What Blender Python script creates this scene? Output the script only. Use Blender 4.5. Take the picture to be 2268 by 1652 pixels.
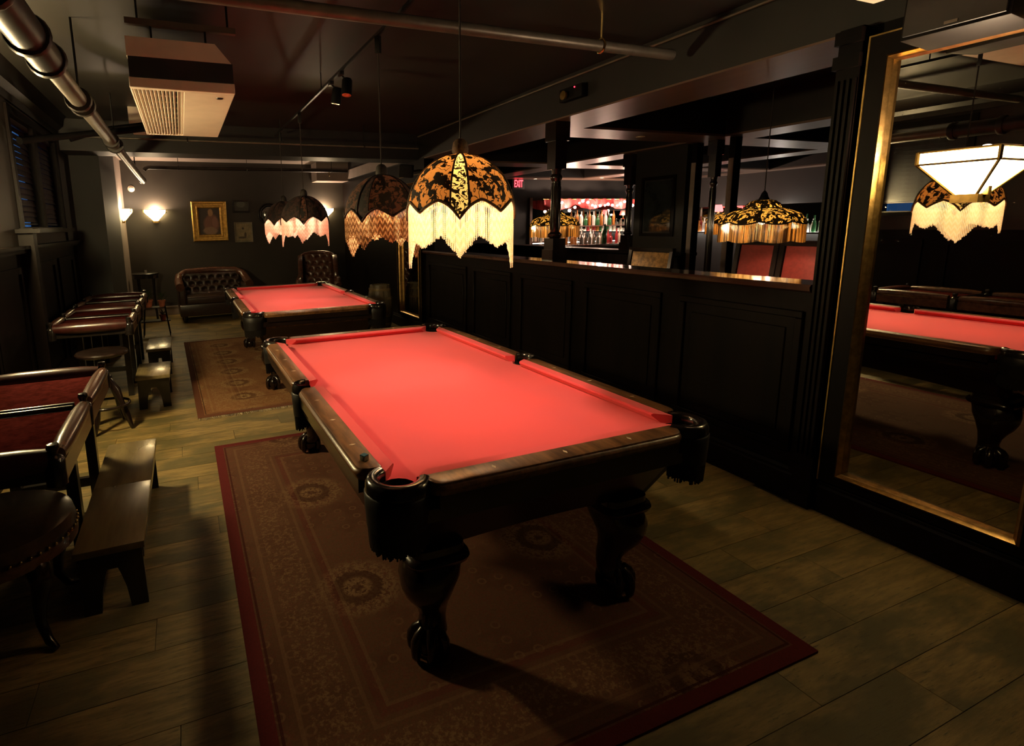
import bpy, bmesh, math, random
from mathutils import Vector, Matrix
random.seed(7)
S = bpy.context.scene
for o in list(bpy.data.objects):
    bpy.data.objects.remove(o, do_unlink=True)
COL = S.collection
PI = math.pi
R = math.radians

# ------------------------------------------------------------------ camera
IMG_W, IMG_H = 2268, 1652
FOC, PPX, PPY = 1219.95, 907.889, 717.106
cam_d = bpy.data.cameras.new('camera')
cam = bpy.data.objects.new('camera', cam_d)
COL.objects.link(cam)
S.camera = cam
yaw, pit, rol = R(22.084), R(-10.2466), R(-1.1198)
fw = Vector((math.sin(yaw)*math.cos(pit), math.cos(yaw)*math.cos(pit), math.sin(pit)))
rt = Vector((math.cos(yaw), -math.sin(yaw), 0))
up = rt.cross(fw)
rt2 = rt*math.cos(rol) + up*math.sin(rol)
up2 = -rt*math.sin(rol) + up*math.cos(rol)
mw = Matrix((rt2, up2, -fw)).transposed().to_4x4()
mw.translation = Vector((-1.145, -2.644, 1.561))
cam.matrix_world = mw
cam_d.sensor_fit = 'HORIZONTAL'
cam_d.sensor_width = 36
cam_d.lens = FOC/IMG_W*36
cam_d.shift_x = (IMG_W/2-PPX)/IMG_W
cam_d.shift_y = (PPY-IMG_H/2)/IMG_W
cam_d.clip_start = 0.02
cam_d.clip_end = 100

# ------------------------------------------------------------------ world (dusk outside the blinds), exposure
W = bpy.data.worlds.new('dusk')
S.world = W
W.use_nodes = True
W.node_tree.nodes['Background'].inputs[0].default_value = (0.05, 0.17, 0.45, 1)
W.node_tree.nodes['Background'].inputs[1].default_value = 0.5
S.view_settings.view_transform = 'Standard'
S.view_settings.look = 'None'
S.view_settings.gamma = 1
S.view_settings.exposure = 0
S.view_settings.use_curve_mapping = False

# light levels (the lamps themselves are built further down)
P_TABLE = 86.0      # bulb of a fringed pool-table lamp
P_SCONCE = 24.0
WARM = (1.0, 0.78, 0.50)

# ------------------------------------------------------------------ node helpers
class N:
    """tiny expression wrapper around node sockets"""
    def __init__(s, nt, sock): s.nt, s.k = nt, sock
    def _m(s, op, *a):
        n = s.nt.nodes.new('ShaderNodeMath'); n.operation = op
        for i, q in enumerate((s,)+a):
            if isinstance(q, N): s.nt.links.new(q.k, n.inputs[i])
            else: n.inputs[i].default_value = q
        return N(s.nt, n.outputs[0])
    def __add__(s, o): return s._m('ADD', o)
    def __sub__(s, o): return s._m('SUBTRACT', o)
    def __mul__(s, o): return s._m('MULTIPLY', o)
    def __truediv__(s, o): return s._m('DIVIDE', o)
    def __lt__(s, o): return s._m('LESS_THAN', o)
    def __gt__(s, o): return s._m('GREATER_THAN', o)
    def abs(s): return s._m('ABSOLUTE')
    def fract(s): return s._m('FRACT')
    def sqrt(s): return s._m('SQRT')
    def sin(s): return s._m('SINE')
    def min(s, o): return s._m('MINIMUM', o)
    def max(s, o): return s._m('MAXIMUM', o)
    def smooth(s, a, b):
        n = s.nt.nodes.new('ShaderNodeMapRange'); n.interpolation_type = 'SMOOTHSTEP'
        s.nt.links.new(s.k, n.inputs[0]); n.inputs[1].default_value = a; n.inputs[2].default_value = b
        return N(s.nt, n.outputs[0])

MATS = {}
def new_mat(name):
    m = bpy.data.materials.new(name); m.use_nodes = True
    nt = m.node_tree
    MATS[name] = m
    return m, nt, nt.nodes['Principled BSDF']
def coords(nt, kind='Object'):
    tc = nt.nodes.new('ShaderNodeTexCoord')
    sx = nt.nodes.new('ShaderNodeSeparateXYZ'); nt.links.new(tc.outputs[kind], sx.inputs[0])
    return tc.outputs[kind], N(nt, sx.outputs[0]), N(nt, sx.outputs[1]), N(nt, sx.outputs[2])
def noise(nt, vec, scale, detail=4, rough=.55, sc=(1, 1, 1), out=0):
    mp = nt.nodes.new('ShaderNodeMapping'); nt.links.new(vec, mp.inputs[0]); mp.inputs[3].default_value = sc
    n = nt.nodes.new('ShaderNodeTexNoise'); nt.links.new(mp.outputs[0], n.inputs[0])
    n.inputs['Scale'].default_value = scale; n.inputs['Detail'].default_value = detail; n.inputs['Roughness'].default_value = rough
    return N(nt, n.outputs[out])
def voro(nt, vec, scale, feature='F1', out=0):
    n = nt.nodes.new('ShaderNodeTexVoronoi'); n.feature = feature
    nt.links.new(vec, n.inputs['Vector']); n.inputs['Scale'].default_value = scale
    return N(nt, n.outputs[out])
def mix(nt, f, a, b):
    n = nt.nodes.new('ShaderNodeMix'); n.data_type = 'RGBA'
    if isinstance(f, N): nt.links.new(f.k, n.inputs[0])
    else: n.inputs[0].default_value = f
    for i, c in ((6, a), (7, b)):
        if isinstance(c, tuple): n.inputs[i].default_value = c if len(c) == 4 else c+(1,)
        else: nt.links.new(c, n.inputs[i])
    return n.outputs[2]
def bump(nt, bs, h, strength=.3, dist=.01):
    b = nt.nodes.new('ShaderNodeBump'); b.inputs['Strength'].default_value = strength; b.inputs['Distance'].default_value = dist
    nt.links.new(h.k, b.inputs['Height']); nt.links.new(b.outputs[0], bs.inputs['Normal'])
def M(name, c, rough=.5, metal=0, var=.35, vs=6, sc=(1, 1, 1), bmp=0, coat=0, spec=.5, sheen=0, trans=0, emis=None, est=0):
    """one surface: base colour varied by noise, optional fine relief"""
    m, nt, b = new_mat(name)
    v, x, y, z = coords(nt)
    n = noise(nt, v, vs, 5, .6, sc)
    c2 = tuple(k*(1-var) for k in c); c3 = tuple(min(1, k*(1+var)) for k in c)
    nt.links.new(mix(nt, n.smooth(.3, .7), c2, c3), b.inputs['Base Color'])
    b.inputs['Roughness'].default_value = rough
    b.inputs['Metallic'].default_value = metal
    b.inputs['Coat Weight'].default_value = coat
    b.inputs['Coat Roughness'].default_value = .12
    b.inputs['Specular IOR Level'].default_value = spec
    b.inputs['Sheen Weight'].default_value = sheen
    b.inputs['Transmission Weight'].default_value = trans
    if emis: b.inputs['Emission Color'].default_value = emis+(1,); b.inputs['Emission Strength'].default_value = est
    if bmp: bump(nt, b, n, bmp)
    return m
def glow(name, c, s):
    m, nt, b = new_mat(name)
    b.inputs['Base Color'].default_value = (.3, .25, .2, 1)
    b.inputs['Emission Color'].default_value = c+(1,)
    b.inputs['Emission Strength'].default_value = s
    return m

# ------------------------------------------------------------------ mesh helpers
class MB:
    def __init__(s): s.v, s.f = [], []
    def add(s, vs, fs):
        o = len(s.v); s.v += [tuple(p) for p in vs]; s.f += [tuple(i+o for i in f) for f in fs]; return s
    def box(s, x0, x1, y0, y1, z0, z1):
        return s.add([(x0, y0, z0), (x1, y0, z0), (x1, y1, z0), (x0, y1, z0), (x0, y0, z1), (x1, y0, z1), (x1, y1, z1), (x0, y1, z1)],
                     [(3, 2, 1, 0), (4, 5, 6, 7), (0, 1, 5, 4), (1, 2, 6, 5), (2, 3, 7, 6), (3, 0, 4, 7)])
    def loft(s, rings, caps=True, closed=True, loop=False):
        n = len(rings[0]); vs = [p for r in rings for p in r]; fs = []
        K = len(rings)
        for k in range(K if loop else K-1):
            a, b = k*n, ((k+1) % K)*n
            for i in range(n if closed else n-1):
                j = (i+1) % n
                fs.append((a+i, a+j, b+j, b+i))
        if caps and closed and not loop:
            fs.append(tuple(range(n-1, -1, -1))); fs.append(tuple((K-1)*n+i for i in range(n)))
        return s.add(vs, fs)
    def lathe(s, prof, n=20, c=(0, 0, 0), a0=0, a1=2*PI, caps=True):
        full = abs(a1-a0-2*PI) < 1e-6
        k = n if full else n+1
        rings = [[(c[0]+r*math.cos(a0+(a1-a0)*i/n), c[1]+r*math.sin(a0+(a1-a0)*i/n), c[2]+z) for i in range(k)] for r, z in prof]
        return s.loft(rings, caps=caps and full, closed=full)
    def tube(s, pts, r, n=8, caps=True, loop=False):
        pts = [Vector(p) for p in pts]; rings = []; K = len(pts); u = None
        for i, p in enumerate(pts):
            if loop: d = pts[(i+1) % K]-pts[i-1]
            else: d = pts[min(i+1, K-1)]-pts[max(i-1, 0)]
            d.normalize()
            if u is None:
                u = d.orthogonal().normalized()
            u = (u-d*u.dot(d)).normalized(); w = d.cross(u)
            rr = r[i] if isinstance(r, (list, tuple)) else r
            rings.append([tuple(p+(u*math.cos(2*PI*j/n)+w*math.sin(2*PI*j/n))*rr) for j in range(n)])
        return s.loft(rings, caps=caps, loop=loop)
    def sphere(s, c, r, nu=14, nv=9, sc=(1, 1, 1)):
        rings = []
        for i in range(nv+1):
            t = -PI/2+PI*i/nv; q = max(math.cos(t), 1e-3)
            rings.append([(c[0]+r*sc[0]*q*math.cos(2*PI*j/nu), c[1]+r*sc[1]*q*math.sin(2*PI*j/nu), c[2]+r*sc[2]*math.sin(t)) for j in range(nu)])
        return s.loft(rings)
    def prism(s, poly, a, b, axis='z'):
        def P(p, t): return {'z': (p[0], p[1], t), 'y': (p[0], t, p[1]), 'x': (t, p[0], p[1])}[axis]
        return s.loft([[P(p, a) for p in poly], [P(p, b) for p in poly]])
    def build(s, name, mat, parent=None, smooth=None, loc=None):
        me = bpy.data.meshes.new(name); me.from_pydata(s.v, [], s.f)
        bm = bmesh.new(); bm.from_mesh(me); bmesh.ops.recalc_face_normals(bm, faces=bm.faces); bm.to_mesh(me); bm.free()
        if smooth:
            me.shade_smooth(); me.set_sharp_from_angle(angle=R(smooth))
        me.materials.append(MATS[mat] if isinstance(mat, str) else mat)
        o = bpy.data.objects.new(name, me); COL.objects.link(o)
        if parent: o.parent = parent
        if loc: o.location = loc
        return o
def bevel(o, w=.004, seg=2):
    bm = bmesh.new(); bm.from_mesh(o.data)
    bmesh.ops.bevel(bm, geom=bm.edges[:], offset=w, segments=seg, affect='EDGES', profile=.6)
    bm.to_mesh(o.data); bm.free(); o.data.shade_smooth(); o.data.set_sharp_from_angle(angle=R(40)); return o
def tag(o, label=None, cat=None, group=None, kind=None):
    if label: o['label'] = label
    if cat: o['category'] = cat
    if group: o['group'] = group
    if kind: o['kind'] = kind
    return o
def thing(name, label, cat, loc=(0, 0, 0), rz=0, group=None):
    o = bpy.data.objects.new(name, None); COL.objects.link(o); o.empty_display_size = .1
    o.location = loc; o.rotation_euler = (0, 0, rz)
    return tag(o, label, cat, group)
def kids(o): return [c for c in bpy.data.objects if c.parent == o]
def copy_tree(o, parent=None):
    c = o.copy(); COL.objects.link(c)
    if parent: c.parent = parent
    for k in kids(o): copy_tree(k, c)
    return c
def dup(o, parent, loc=None, rot=None, scale=None):
    c = o.copy(); COL.objects.link(c); c.parent = parent
    if loc is not None: c.location = loc
    if rot is not None: c.rotation_euler = rot
    if scale is not None: c.scale = scale
    return c
def struct(o): return tag(o, kind='structure')
def point(name, loc, power, color, radius=.03, parent=None):
    l = bpy.data.lights.new(name, 'POINT'); l.energy = power; l.color = color; l.shadow_soft_size = radius
    o = bpy.data.objects.new(name, l); COL.objects.link(o); o.location = loc
    if parent: o.parent = parent
    return o

# ------------------------------------------------------------------ materials
M('black_paint', (.006, .005, .0042), .6, var=.2, vs=3)
M('wall_paint', (.020, .0152, .0112), .55, var=.15, vs=2, bmp=.03)
M('ceiling_paint', (.0165, .0148, .012), .5, var=.15, vs=1.5, bmp=.03)
M('panel_wood', (.0042, .0025, .0019), .45, var=.4, vs=9, sc=(1, 1, .12), spec=.09)
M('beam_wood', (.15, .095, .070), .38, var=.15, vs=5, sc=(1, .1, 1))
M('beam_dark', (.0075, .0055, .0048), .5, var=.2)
M('pale_lit_plaster', (.24, .19, .17), .6, var=.08)  # pale plaster; also paints lamp light on beam side and uprights
M('dark_wood', (.012, .0065, .005), .22, var=.35, vs=14, sc=(1, 1, .15), coat=.4, bmp=.02)
M('black_wood', (.009, .0065, .005), .28, var=.3, vs=12, coat=.3)
M('pocket_leather', (.008, .006, .005), .22, var=.3, vs=30, coat=.5)
M('pocket_hole', (.003, .0025, .002), .8)
M('metal_dark', (.03, .028, .026), .35, .7)
M('pipe_paint', (.115, .10, .078), .40, .3, var=.2, vs=8)
M('pipe_dark', (.028, .024, .020), .45, .4)
M('gold', (.40, .25, .085), .32, 1.0, var=.25, vs=30, bmp=.1)
M('gold_dull', (.30, .19, .055), .38, .9, var=.3, vs=20)
M('gold_frame', (.42, .25, .06), .42, .75, var=.3, vs=25, bmp=.2)
M('brass', (.6, .42, .16), .25, 1.0, var=.15, vs=10)
M('cream_metal', (.74, .62, .49), .45, .0, var=.05)
M('black_mat', (.012, .012, .012), .6)
M('bench_wood', (.17, .130, .060), .26, var=.35, vs=7, sc=(1, .12, 1), coat=.2, bmp=.05)
M('leather_red', (.050, .009, .008), .85, var=.35, vs=25, spec=.0, bmp=.06)
M('roll_red', (.036, .009, .007), .30, var=.35, vs=25, coat=.15, bmp=.06)
M('drop_leather', (.006, .0045, .004), .5, var=.3, vs=30, spec=.3)
M('louvre_glint', (.85, .74, .58), .2, var=.02)  # lamp reflection put into a paler, glossier slat colour
M('leather_brown', (.085, .034, .020), .27, var=.35, vs=25, coat=.3, bmp=.06)
M('leather_sofa', (.030, .015, .009), .30, var=.35, vs=25, coat=.2, bmp=.06)
M('chalk_blue', (.02, .10, .14), .9)
M('chalk_paper', (.22, .20, .12), .8, var=.4, vs=120)
M('ivory', (.55, .40, .24), .4)
M('speaker_black', (.0035, .003, .003), .6, spec=.12)
M('terracotta', (.32, .09, .04), .7)
M('leaf', (.05, .065, .03), .5)
M('barrel_wood', (.07, .05, .02), .5, var=.4, vs=10, sc=(6, 6, .5))
M('hoop', (.20, .15, .08), .4, .6)
M('red_upholstery', (.30, .028, .022), .6, var=.15, vs=30, sheen=.2)
M('gold_upholstery', (.40, .20, .05), .6, var=.5, vs=22)
M('curtain_red', (.35, .03, .03), .7, var=.4, vs=8, sc=(6, 6, .6))
M('counter_wood', (.10, .055, .045), .12, var=.2, coat=.6)
M('frame_silver', (.20, .18, .13), .4, .5)
M('glass_dark', (.02, .022, .022), .05, var=.3)
M('slat_paint', (.05, .052, .058), .45)
M('grass_dry', (.25, .21, .1), .8)
M('rug_fringe', (.34, .27, .17), .9)
M('bulb_frost', (.9, .8, .6), .4, emis=(1, .78, .45), est=9)
M('silver_plate', (.35, .34, .32), .15, 1.0, var=.4, vs=18)
glow('exit_red', (1.0, .04, .06), 5.0)
glow('string_bulb', (1.0, .62, .48), 22.0)
glow('downlight_disc', (1.0, .78, .52), 7.0)
glow('led_red', (1, .02, .05), 6)
glow('bottle_glow', (1.0, .90, .78), 9)  # glow added to brighten the bar bottles
glow('sconce_glass', (1.0, .74, .34), 32.0)
glow('sconce_glass_bright', (1.0, .76, .36), 420.0)
glow('red_lampshade', (1.0, .14, .14), 3.5)
for nm, c in (('bottle_green', (.02, .09, .03)), ('bottle_amber', (.28, .10, .02)), ('bottle_clear', (.55, .52, .48)), ('bottle_red', (.30, .03, .03)), ('bottle_pale', (.75, .62, .50)), ('bottle_white', (.85, .82, .78))):
    M(nm, c, .12, var=.1, coat=.4)

def felt():
    m, nt, b = new_mat('felt')
    v, x, y, z = coords(nt)
    n = noise(nt, v, 900, 2, .6); n2 = noise(nt, v, 3, 3, .5)
    c = mix(nt, n.smooth(.25, .75), (.68, .058, .068), (.80, .072, .082))
    c = mix(nt, n2.smooth(.3, .7), c, (.70, .066, .082))
    nt.links.new(c, b.inputs['Base Color']); b.inputs['Roughness'].default_value = .9
    b.inputs['Specular IOR Level'].default_value = .15; b.inputs['Sheen Weight'].default_value = .15
    bump(nt, b, n, .15, .001)
felt()
def walnut():
    m, nt, b = new_mat('walnut')
    v, x, y, z = coords(nt)
    n = noise(nt, v, 26, 6, .65, (1, .14, 1)); n2 = noise(nt, v, 60, 3, .5)
    c = mix(nt, n.smooth(.3, .72), (.060, .024, .009), (.240, .108, .040))
    c = mix(nt, n2.smooth(.55, .8)*.35, c, (.04, .02, .012))
    nt.links.new(c, b.inputs['Base Color']); b.inputs['Roughness'].default_value = .36
    b.inputs['Coat Weight'].default_value = .35; b.inputs['Coat Roughness'].default_value = .22
walnut()
def plank_mat():
    m, nt, b = new_mat('plank')
    oi = nt.nodes.new('ShaderNodeObjectInfo'); rnd = N(nt, oi.outputs['Random'])
    g, gx, gy, gz = coords(nt)
    cmb = nt.nodes.new('ShaderNodeCombineXYZ')
    nt.links.new((gx+rnd*37).k, cmb.inputs[0]); nt.links.new((gy+rnd*11).k, cmb.inputs[1]); nt.links.new(rnd.k, cmb.inputs[2])
    v = cmb.outputs[0]
    n = noise(nt, v, 7, 7, .62, (.9, 6, 1)); n2 = noise(nt, v, 2.2, 4, .6, (1, 2, 1)); n3 = noise(nt, v, 26, 8, .75, (.55, 4, 1))
    c = mix(nt, n.smooth(.3, .7), (.150, .100, .030), (.330, .226, .078))
    c = mix(nt, n2.smooth(.42, .62), c, (.098, .080, .028))
    c = mix(nt, n3.smooth(.54, .68), c, (.050, .038, .015))
    c2 = mix(nt, rnd*.35, c, (.17, .128, .042))
    nt.links.new(c2, b.inputs['Base Color'])
    b.inputs['Roughness'].default_value = .48; b.inputs['Specular IOR Level'].default_value = .4
    bump(nt, b, n3+n, .6, .005)
plank_mat()
def rug_mat(name, w, l, base, alt, border, light, period, cx=0, cy=0):
    m, nt, b = new_mat(name)
    v, x, y, z = coords(nt)
    dx = (x.abs()*-1)+w/2; dy = (y.abs()*-1)+l/2
    d = dx.min(dy)                                   # distance to the nearest edge
    fl = voro(nt, v, 70, 'F1'); n = noise(nt, v, 62, 5, .75); big = noise(nt, v, 3.2, 3, .6); fine = noise(nt, v, 160, 3, .7)
    c = mix(nt, (n*.6+fl*.5).smooth(.32, .62), base, alt)
    c = mix(nt, big.smooth(.45, .65)*.5, c, tuple(k*.55 for k in base))
    # rosettes in the field
    px = ((x-cx)/period).fract()-.5; py = ((y-cy)/period).fract()-.5
    r = (px*px+py*py).sqrt()*(period/.60)
    rn = r+(n-.5)*.10
    c = mix(nt, rn.smooth(.36, .26)*n.smooth(.45, .55)*.8, c, light)
    c = mix(nt, rn.smooth(.205, .175)*.75, c, tuple(k*.38 for k in base))
    c = mix(nt, rn.smooth(.125, .095)*n.smooth(.38, .55)*.9, c, light)
    c = mix(nt, rn.smooth(.05, .03)*.7, c, tuple(k*.5 for k in base))
    # lattice of tiny flowers
    qx = (x/.085).fract()-.5; qy = (y/.085).fract()-.5
    q = (qx*qx+qy*qy).sqrt()
    c = mix(nt, ((q-.2).abs() < .05)*(r > .42)*big.smooth(.45, .6)*.35, c, light)
    # border bands
    for a, e, col, f in ((.40, .415, light, .25), (.37, .40, border, .35), (.10, .37, alt, .35), (.12, .135, light, .25), (.335, .35, light, .22)):
        c = mix(nt, (d > a)*(d < e)*f, c, col)
    by = ((x+y)/.11).fract()-.5
    c = mix(nt, (d > .16)*(d < .31)*n.smooth(.5, .6)*.6, c, light)
    c = mix(nt, (d < .055), c, border)
    c = mix(nt, (d > .062)*(d < .072)*.8, c, tuple(k*.4 for k in border))
    c = mix(nt, fine.smooth(.35, .65)*.25, c, tuple(k*.35 for k in base))
    nt.links.new(c, b.inputs['Base Color']); b.inputs['Roughness'].default_value = .95; b.inputs['Specular IOR Level'].default_value = .1
    bump(nt, b, fine+n, .5, .004)
rug_mat('rug_red', 1.92, 2.95, (.122, .042, .027), (.104, .050, .029), (.105, .015, .016), (.215, .125, .063), .94, 0, .02)
rug_mat('rug_rust', 2.35, 3.40, (.20, .068, .028), (.25, .125, .055), (.12, .045, .025), (.36, .24, .115), .50, 0, 0)

def shade_mat(name, gold, black, tr, scale=9, thr=.5, soft=.04):
    """patterned lampshade cloth: the thin gold ground lets lamp light through, the black flock does not"""
    m, nt, b = new_mat(name)
    v, x, y, z = coords(nt)
    wx = noise(nt, v, scale*.8, 2, .5)
    add = nt.nodes.new('ShaderNodeVectorMath'); add.operation = 'MULTIPLY_ADD'
    wn = nt.nodes.new('ShaderNodeTexNoise'); wn.inputs['Scale'].default_value = scale; nt.links.new(v, wn.inputs[0])
    nt.links.new(wn.outputs['Color'], add.inputs[0]); add.inputs[1].default_value = (.07, .07, .07); nt.links.new(v, add.inputs[2])
    nb = noise(nt, add.outputs[0], scale*2.1, 3, .55); nv = noise(nt, add.outputs[0], scale*1.4, 2, .5)
    blot = nb.smooth(thr, thr+.02)
    vein = ((nv*6).fract()-.5).abs().smooth(soft*1.6, soft)
    f = blot.max(vein)
    c = mix(nt, f, gold, black)
    nt.links.new(c, b.inputs['Base Color']); b.inputs['Roughness'].default_value = .8
    t = nt.nodes.new('ShaderNodeBsdfTranslucent')
    nt.links.new(mix(nt, f, gold, tuple(k*.006 for k in gold)), t.inputs[0])
    ms = nt.nodes.new('ShaderNodeMixShader'); ms.inputs[0].default_value = tr
    nt.links.new(b.outputs[0], ms.inputs[1]); nt.links.new(t.outputs[0], ms.inputs[2])
    nt.links.new(ms.outputs[0], nt.nodes['Material Output'].inputs[0])
shade_mat('shade_gold', (.74, .30, .065), (.006, .004, .003), .042, 12, .50, .06)
shade_mat('shade_cream', (.85, .60, .20), (.04, .02, .008), .105, 16, .60, .13)
shade_mat('shade_brown', (.085, .030, .015), (.008, .005, .004), .02, 14, .5, .08)
shade_mat('shade_dark', (.035, .015, .011), (.008, .005, .005), .015, 14, .5, .08)
shade_mat('shade_bar', (.85, .48, .10), (.005, .003, .003), .24, 12, .47, .10)
def bead_mat(name, c, tr):
    m, nt, b = new_mat(name)
    b.inputs['Base Color'].default_value = c+(1,); b.inputs['Roughness'].default_value = .25
    t = nt.nodes.new('ShaderNodeBsdfTranslucent'); t.inputs[0].default_value = c+(1,)
    ms = nt.nodes.new('ShaderNodeMixShader'); ms.inputs[0].default_value = tr
    nt.links.new(b.outputs[0], ms.inputs[1]); nt.links.new(t.outputs[0], ms.inputs[2])
    nt.links.new(ms.outputs[0], nt.nodes['Material Output'].inputs[0])
bead_mat('bead_cream', (.98, .93, .82), .88)
bead_mat('bead_tan', (.55, .33, .17), .32)
bead_mat('bead_pink', (.90, .66, .56), .5)
bead_mat('tassel_gold', (.82, .54, .20), .42)
for nm_, ca_, cb_ in (('bead_cream', (.99, .97, .90), (.95, .86, .68)), ('bead_tan', (.74, .50, .27), (.26, .13, .055)), ('bead_pink', (.96, .82, .76), (.84, .62, .54))):
    nt_ = MATS[nm_].node_tree
    v_, x_, y_, z_ = coords(nt_)
    an_ = nt_.nodes.new('ShaderNodeMath'); an_.operation = 'ARCTAN2'; nt_.links.new(y_.k, an_.inputs[0]); nt_.links.new(x_.k, an_.inputs[1])
    th_ = N(nt_, an_.outputs[0])
    zig_ = ((th_*7.64).fract()-.5).abs()                     # chevrons of darker and lighter beads around the fringe
    band_ = ((z_*26+zig_*1.5).fract()-.5).abs().smooth(.16, .30)
    cc_ = mix(nt_, (band_+noise(nt_, v_, 260, 2, .6)*.9).smooth(.55, .95), ca_, cb_)
    for n_ in nt_.nodes:
        if n_.type == 'BSDF_PRINCIPLED': nt_.links.new(cc_, n_.inputs['Base Color'])
        if n_.type == 'BSDF_TRANSLUCENT': nt_.links.new(cc_, n_.inputs[0])
nt_ = MATS['tassel_gold'].node_tree
v_, x_, y_, z_ = coords(nt_)
cc_ = mix(nt_, noise(nt_, v_, 55, 2, .5, (1, 1, .02)).smooth(.42, .58), (.16, .08, .02), (.95, .68, .30))
for n_ in nt_.nodes:
    if n_.type == 'BSDF_PRINCIPLED': nt_.links.new(cc_, n_.inputs['Base Color'])
    if n_.type == 'BSDF_TRANSLUCENT': nt_.links.new(cc_, n_.inputs[0])
M('trim_braid', (.10, .055, .022), .7, var=.5, vs=90, bmp=.3)
M('trim_dark', (.02, .012, .009), .7, var=.4, vs=90, bmp=.3)
def mirror_mat():
    m, nt, b = new_mat('mirror')
    b.inputs['Base Color'].default_value = (.62, .60, .55, 1); b.inputs['Metallic'].default_value = 1
    v, x, y, z = coords(nt)
    n = noise(nt, v, 60, 3, .6)
    nt.links.new((n.smooth(.66, .8)*.12+.008).k, b.inputs['Roughness'])
mirror_mat()
def canvas_mat(name, bg, blobs):
    """a painted canvas: soft elliptical patches of colour, object coordinates on x and z"""
    m, nt, b = new_mat(name)
    v, x, y, z = coords(nt)
    n = noise(nt, v, 14, 4, .6)
    c = mix(nt, n.smooth(.3, .7), bg, tuple(k*1.6 for k in bg))
    for cx, cz, rx, rz, col in blobs:
        ex = (x-cx)/rx; ez = (z-cz)/rz
        d = (ex*ex+ez*ez).sqrt()+n*.5
        c = mix(nt, d.smooth(1.45, 1.05), c, col)
    nt.links.new(c, b.inputs['Base Color']); b.inputs['Roughness'].default_value = .45
canvas_mat('canvas_figure', (.014, .008, .006), [(.03, -.05, .13, .17, (.12, .045, .03)), (.02, .16, .045, .065, (.24, .13, .06)), (.0, -.17, .12, .07, (.17, .10, .06)), (.09, -.02, .05, .10, (.16, .07, .05))])
canvas_mat('canvas_dark', (.018, .018, .014), [(0, .04, .08, .06, (.07, .075, .06))])
canvas_mat('canvas_sketch', (.16, .13, .07), [(-.01, .07, .02, .02, (.03, .02, .012)), (-.03, -.10, .07, .02, (.05, .035, .02)), (.03, -.05, .02, .05, (.05, .035, .02))])

# ================================================================== STRUCTURE
XL, XR, YB, YF, ZC = -2.30, 1.92, 8.35, -4.2, 2.75
fl = struct(MB().box(XL-.15, 9.4, YF, YB+.1, -.12, -.012).build('floor', 'black_mat'))
# wood-look planks laid across the room, each its own piece
plank_meshes = {}
rows = []
y = -1.53-.189*14
k = 0
while y < YB:
    rows.append(y); y += .189
starts = {-1.53: .645+.0, -1.34: 1.16, -1.719: .645, -1.908: 1.03}
cnt = 0
for i, y0 in enumerate(rows):
    if y0+.189 < YF: continue
    off = {13: .645, 12: 1.03, 14: 1.16, 15: 1.41}.get(i, (i*.37) % 1.2)
    L = 1.2
    x = off-5*L
    while x < XR-.02:
        a, b2 = max(x, XL), min(x+L, XR-.03)
        if b2-a > .03:
            ya, yb = max(y0, YF), min(y0+.189, YB)
            ln = round(b2-a, 3); wd = round(yb-ya, 3)
            if (ln, wd) not in plank_meshes:
                o = MB().box(.0012, ln-.0012, .0012, wd-.0012, -.011, 0).build('plank', 'plank', fl)
                plank_meshes[(ln, wd)] = o.data
            else:
                o = bpy.data.objects.new('plank', plank_meshes[(ln, wd)]); COL.objects.link(o); o.parent = fl
            o.location = (a, ya, -.0005*random.random())
            cnt += 1
        x += L
# ceiling over the pool room and the bar
ce = struct(MB().box(XL-.15, XR, YF, YB+.1, ZC, ZC+.1).build('ceiling', 'ceiling_paint'))
# left wall with two window openings
wl = MB()
w1 = (.50, 1.20); w2 = (2.58, 4.25); wz = (1.60, 2.47)
for y0, y1 in ((YF, w1[0]), (w1[1], w2[0]), (w2[1], YB+.1)):
    wl.box(XL-.15, XL, y0, y1, 0, ZC)
for y0, y1 in (w1, w2):
    wl.box(XL-.15, XL, y0, y1, 0, wz[0]); wl.box(XL-.15, XL, y0, y1, wz[1], ZC)
wl = struct(wl.build('wall_left', 'wall_paint'))
MB().box(XL, -1.97, 4.95, 6.65, 0, ZC).build('pier', 'black_paint', wl)
MB().box(XL, XL+.006, YF, 4.90, 0, 1.40).build('wainscot', 'panel_wood', wl)
MB().box(XL, XL+.02, 4.34, 4.95, 1.46, 2.54).build('dark_wall_board', 'black_paint', wl)
MB().box(XL, -2.03, 6.65, YB, 0, ZC).build('wall_return', 'pale_lit_plaster', wl)
MB().box(XL, XR-.004, 4.952, YB, 2.742, ZC).build('pale_ceiling_board', 'pale_lit_plaster', ce)
# far wall
wb = struct(MB().box(XL-.15, 2.2, YB, YB+.1, 0, ZC).build('wall_back', 'wall_paint'))
struct(MB().box(XL, XR, YF-.1, YF, 0, ZC).build('wall_front', 'black_paint'))
bbk = struct(MB().box(-2.03, XR, YB-.03, YB, 0, .14).box(-2.03, XR, YB-.04, YB, .14, .165).build('baseboard_back', 'pale_lit_plaster'))
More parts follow.
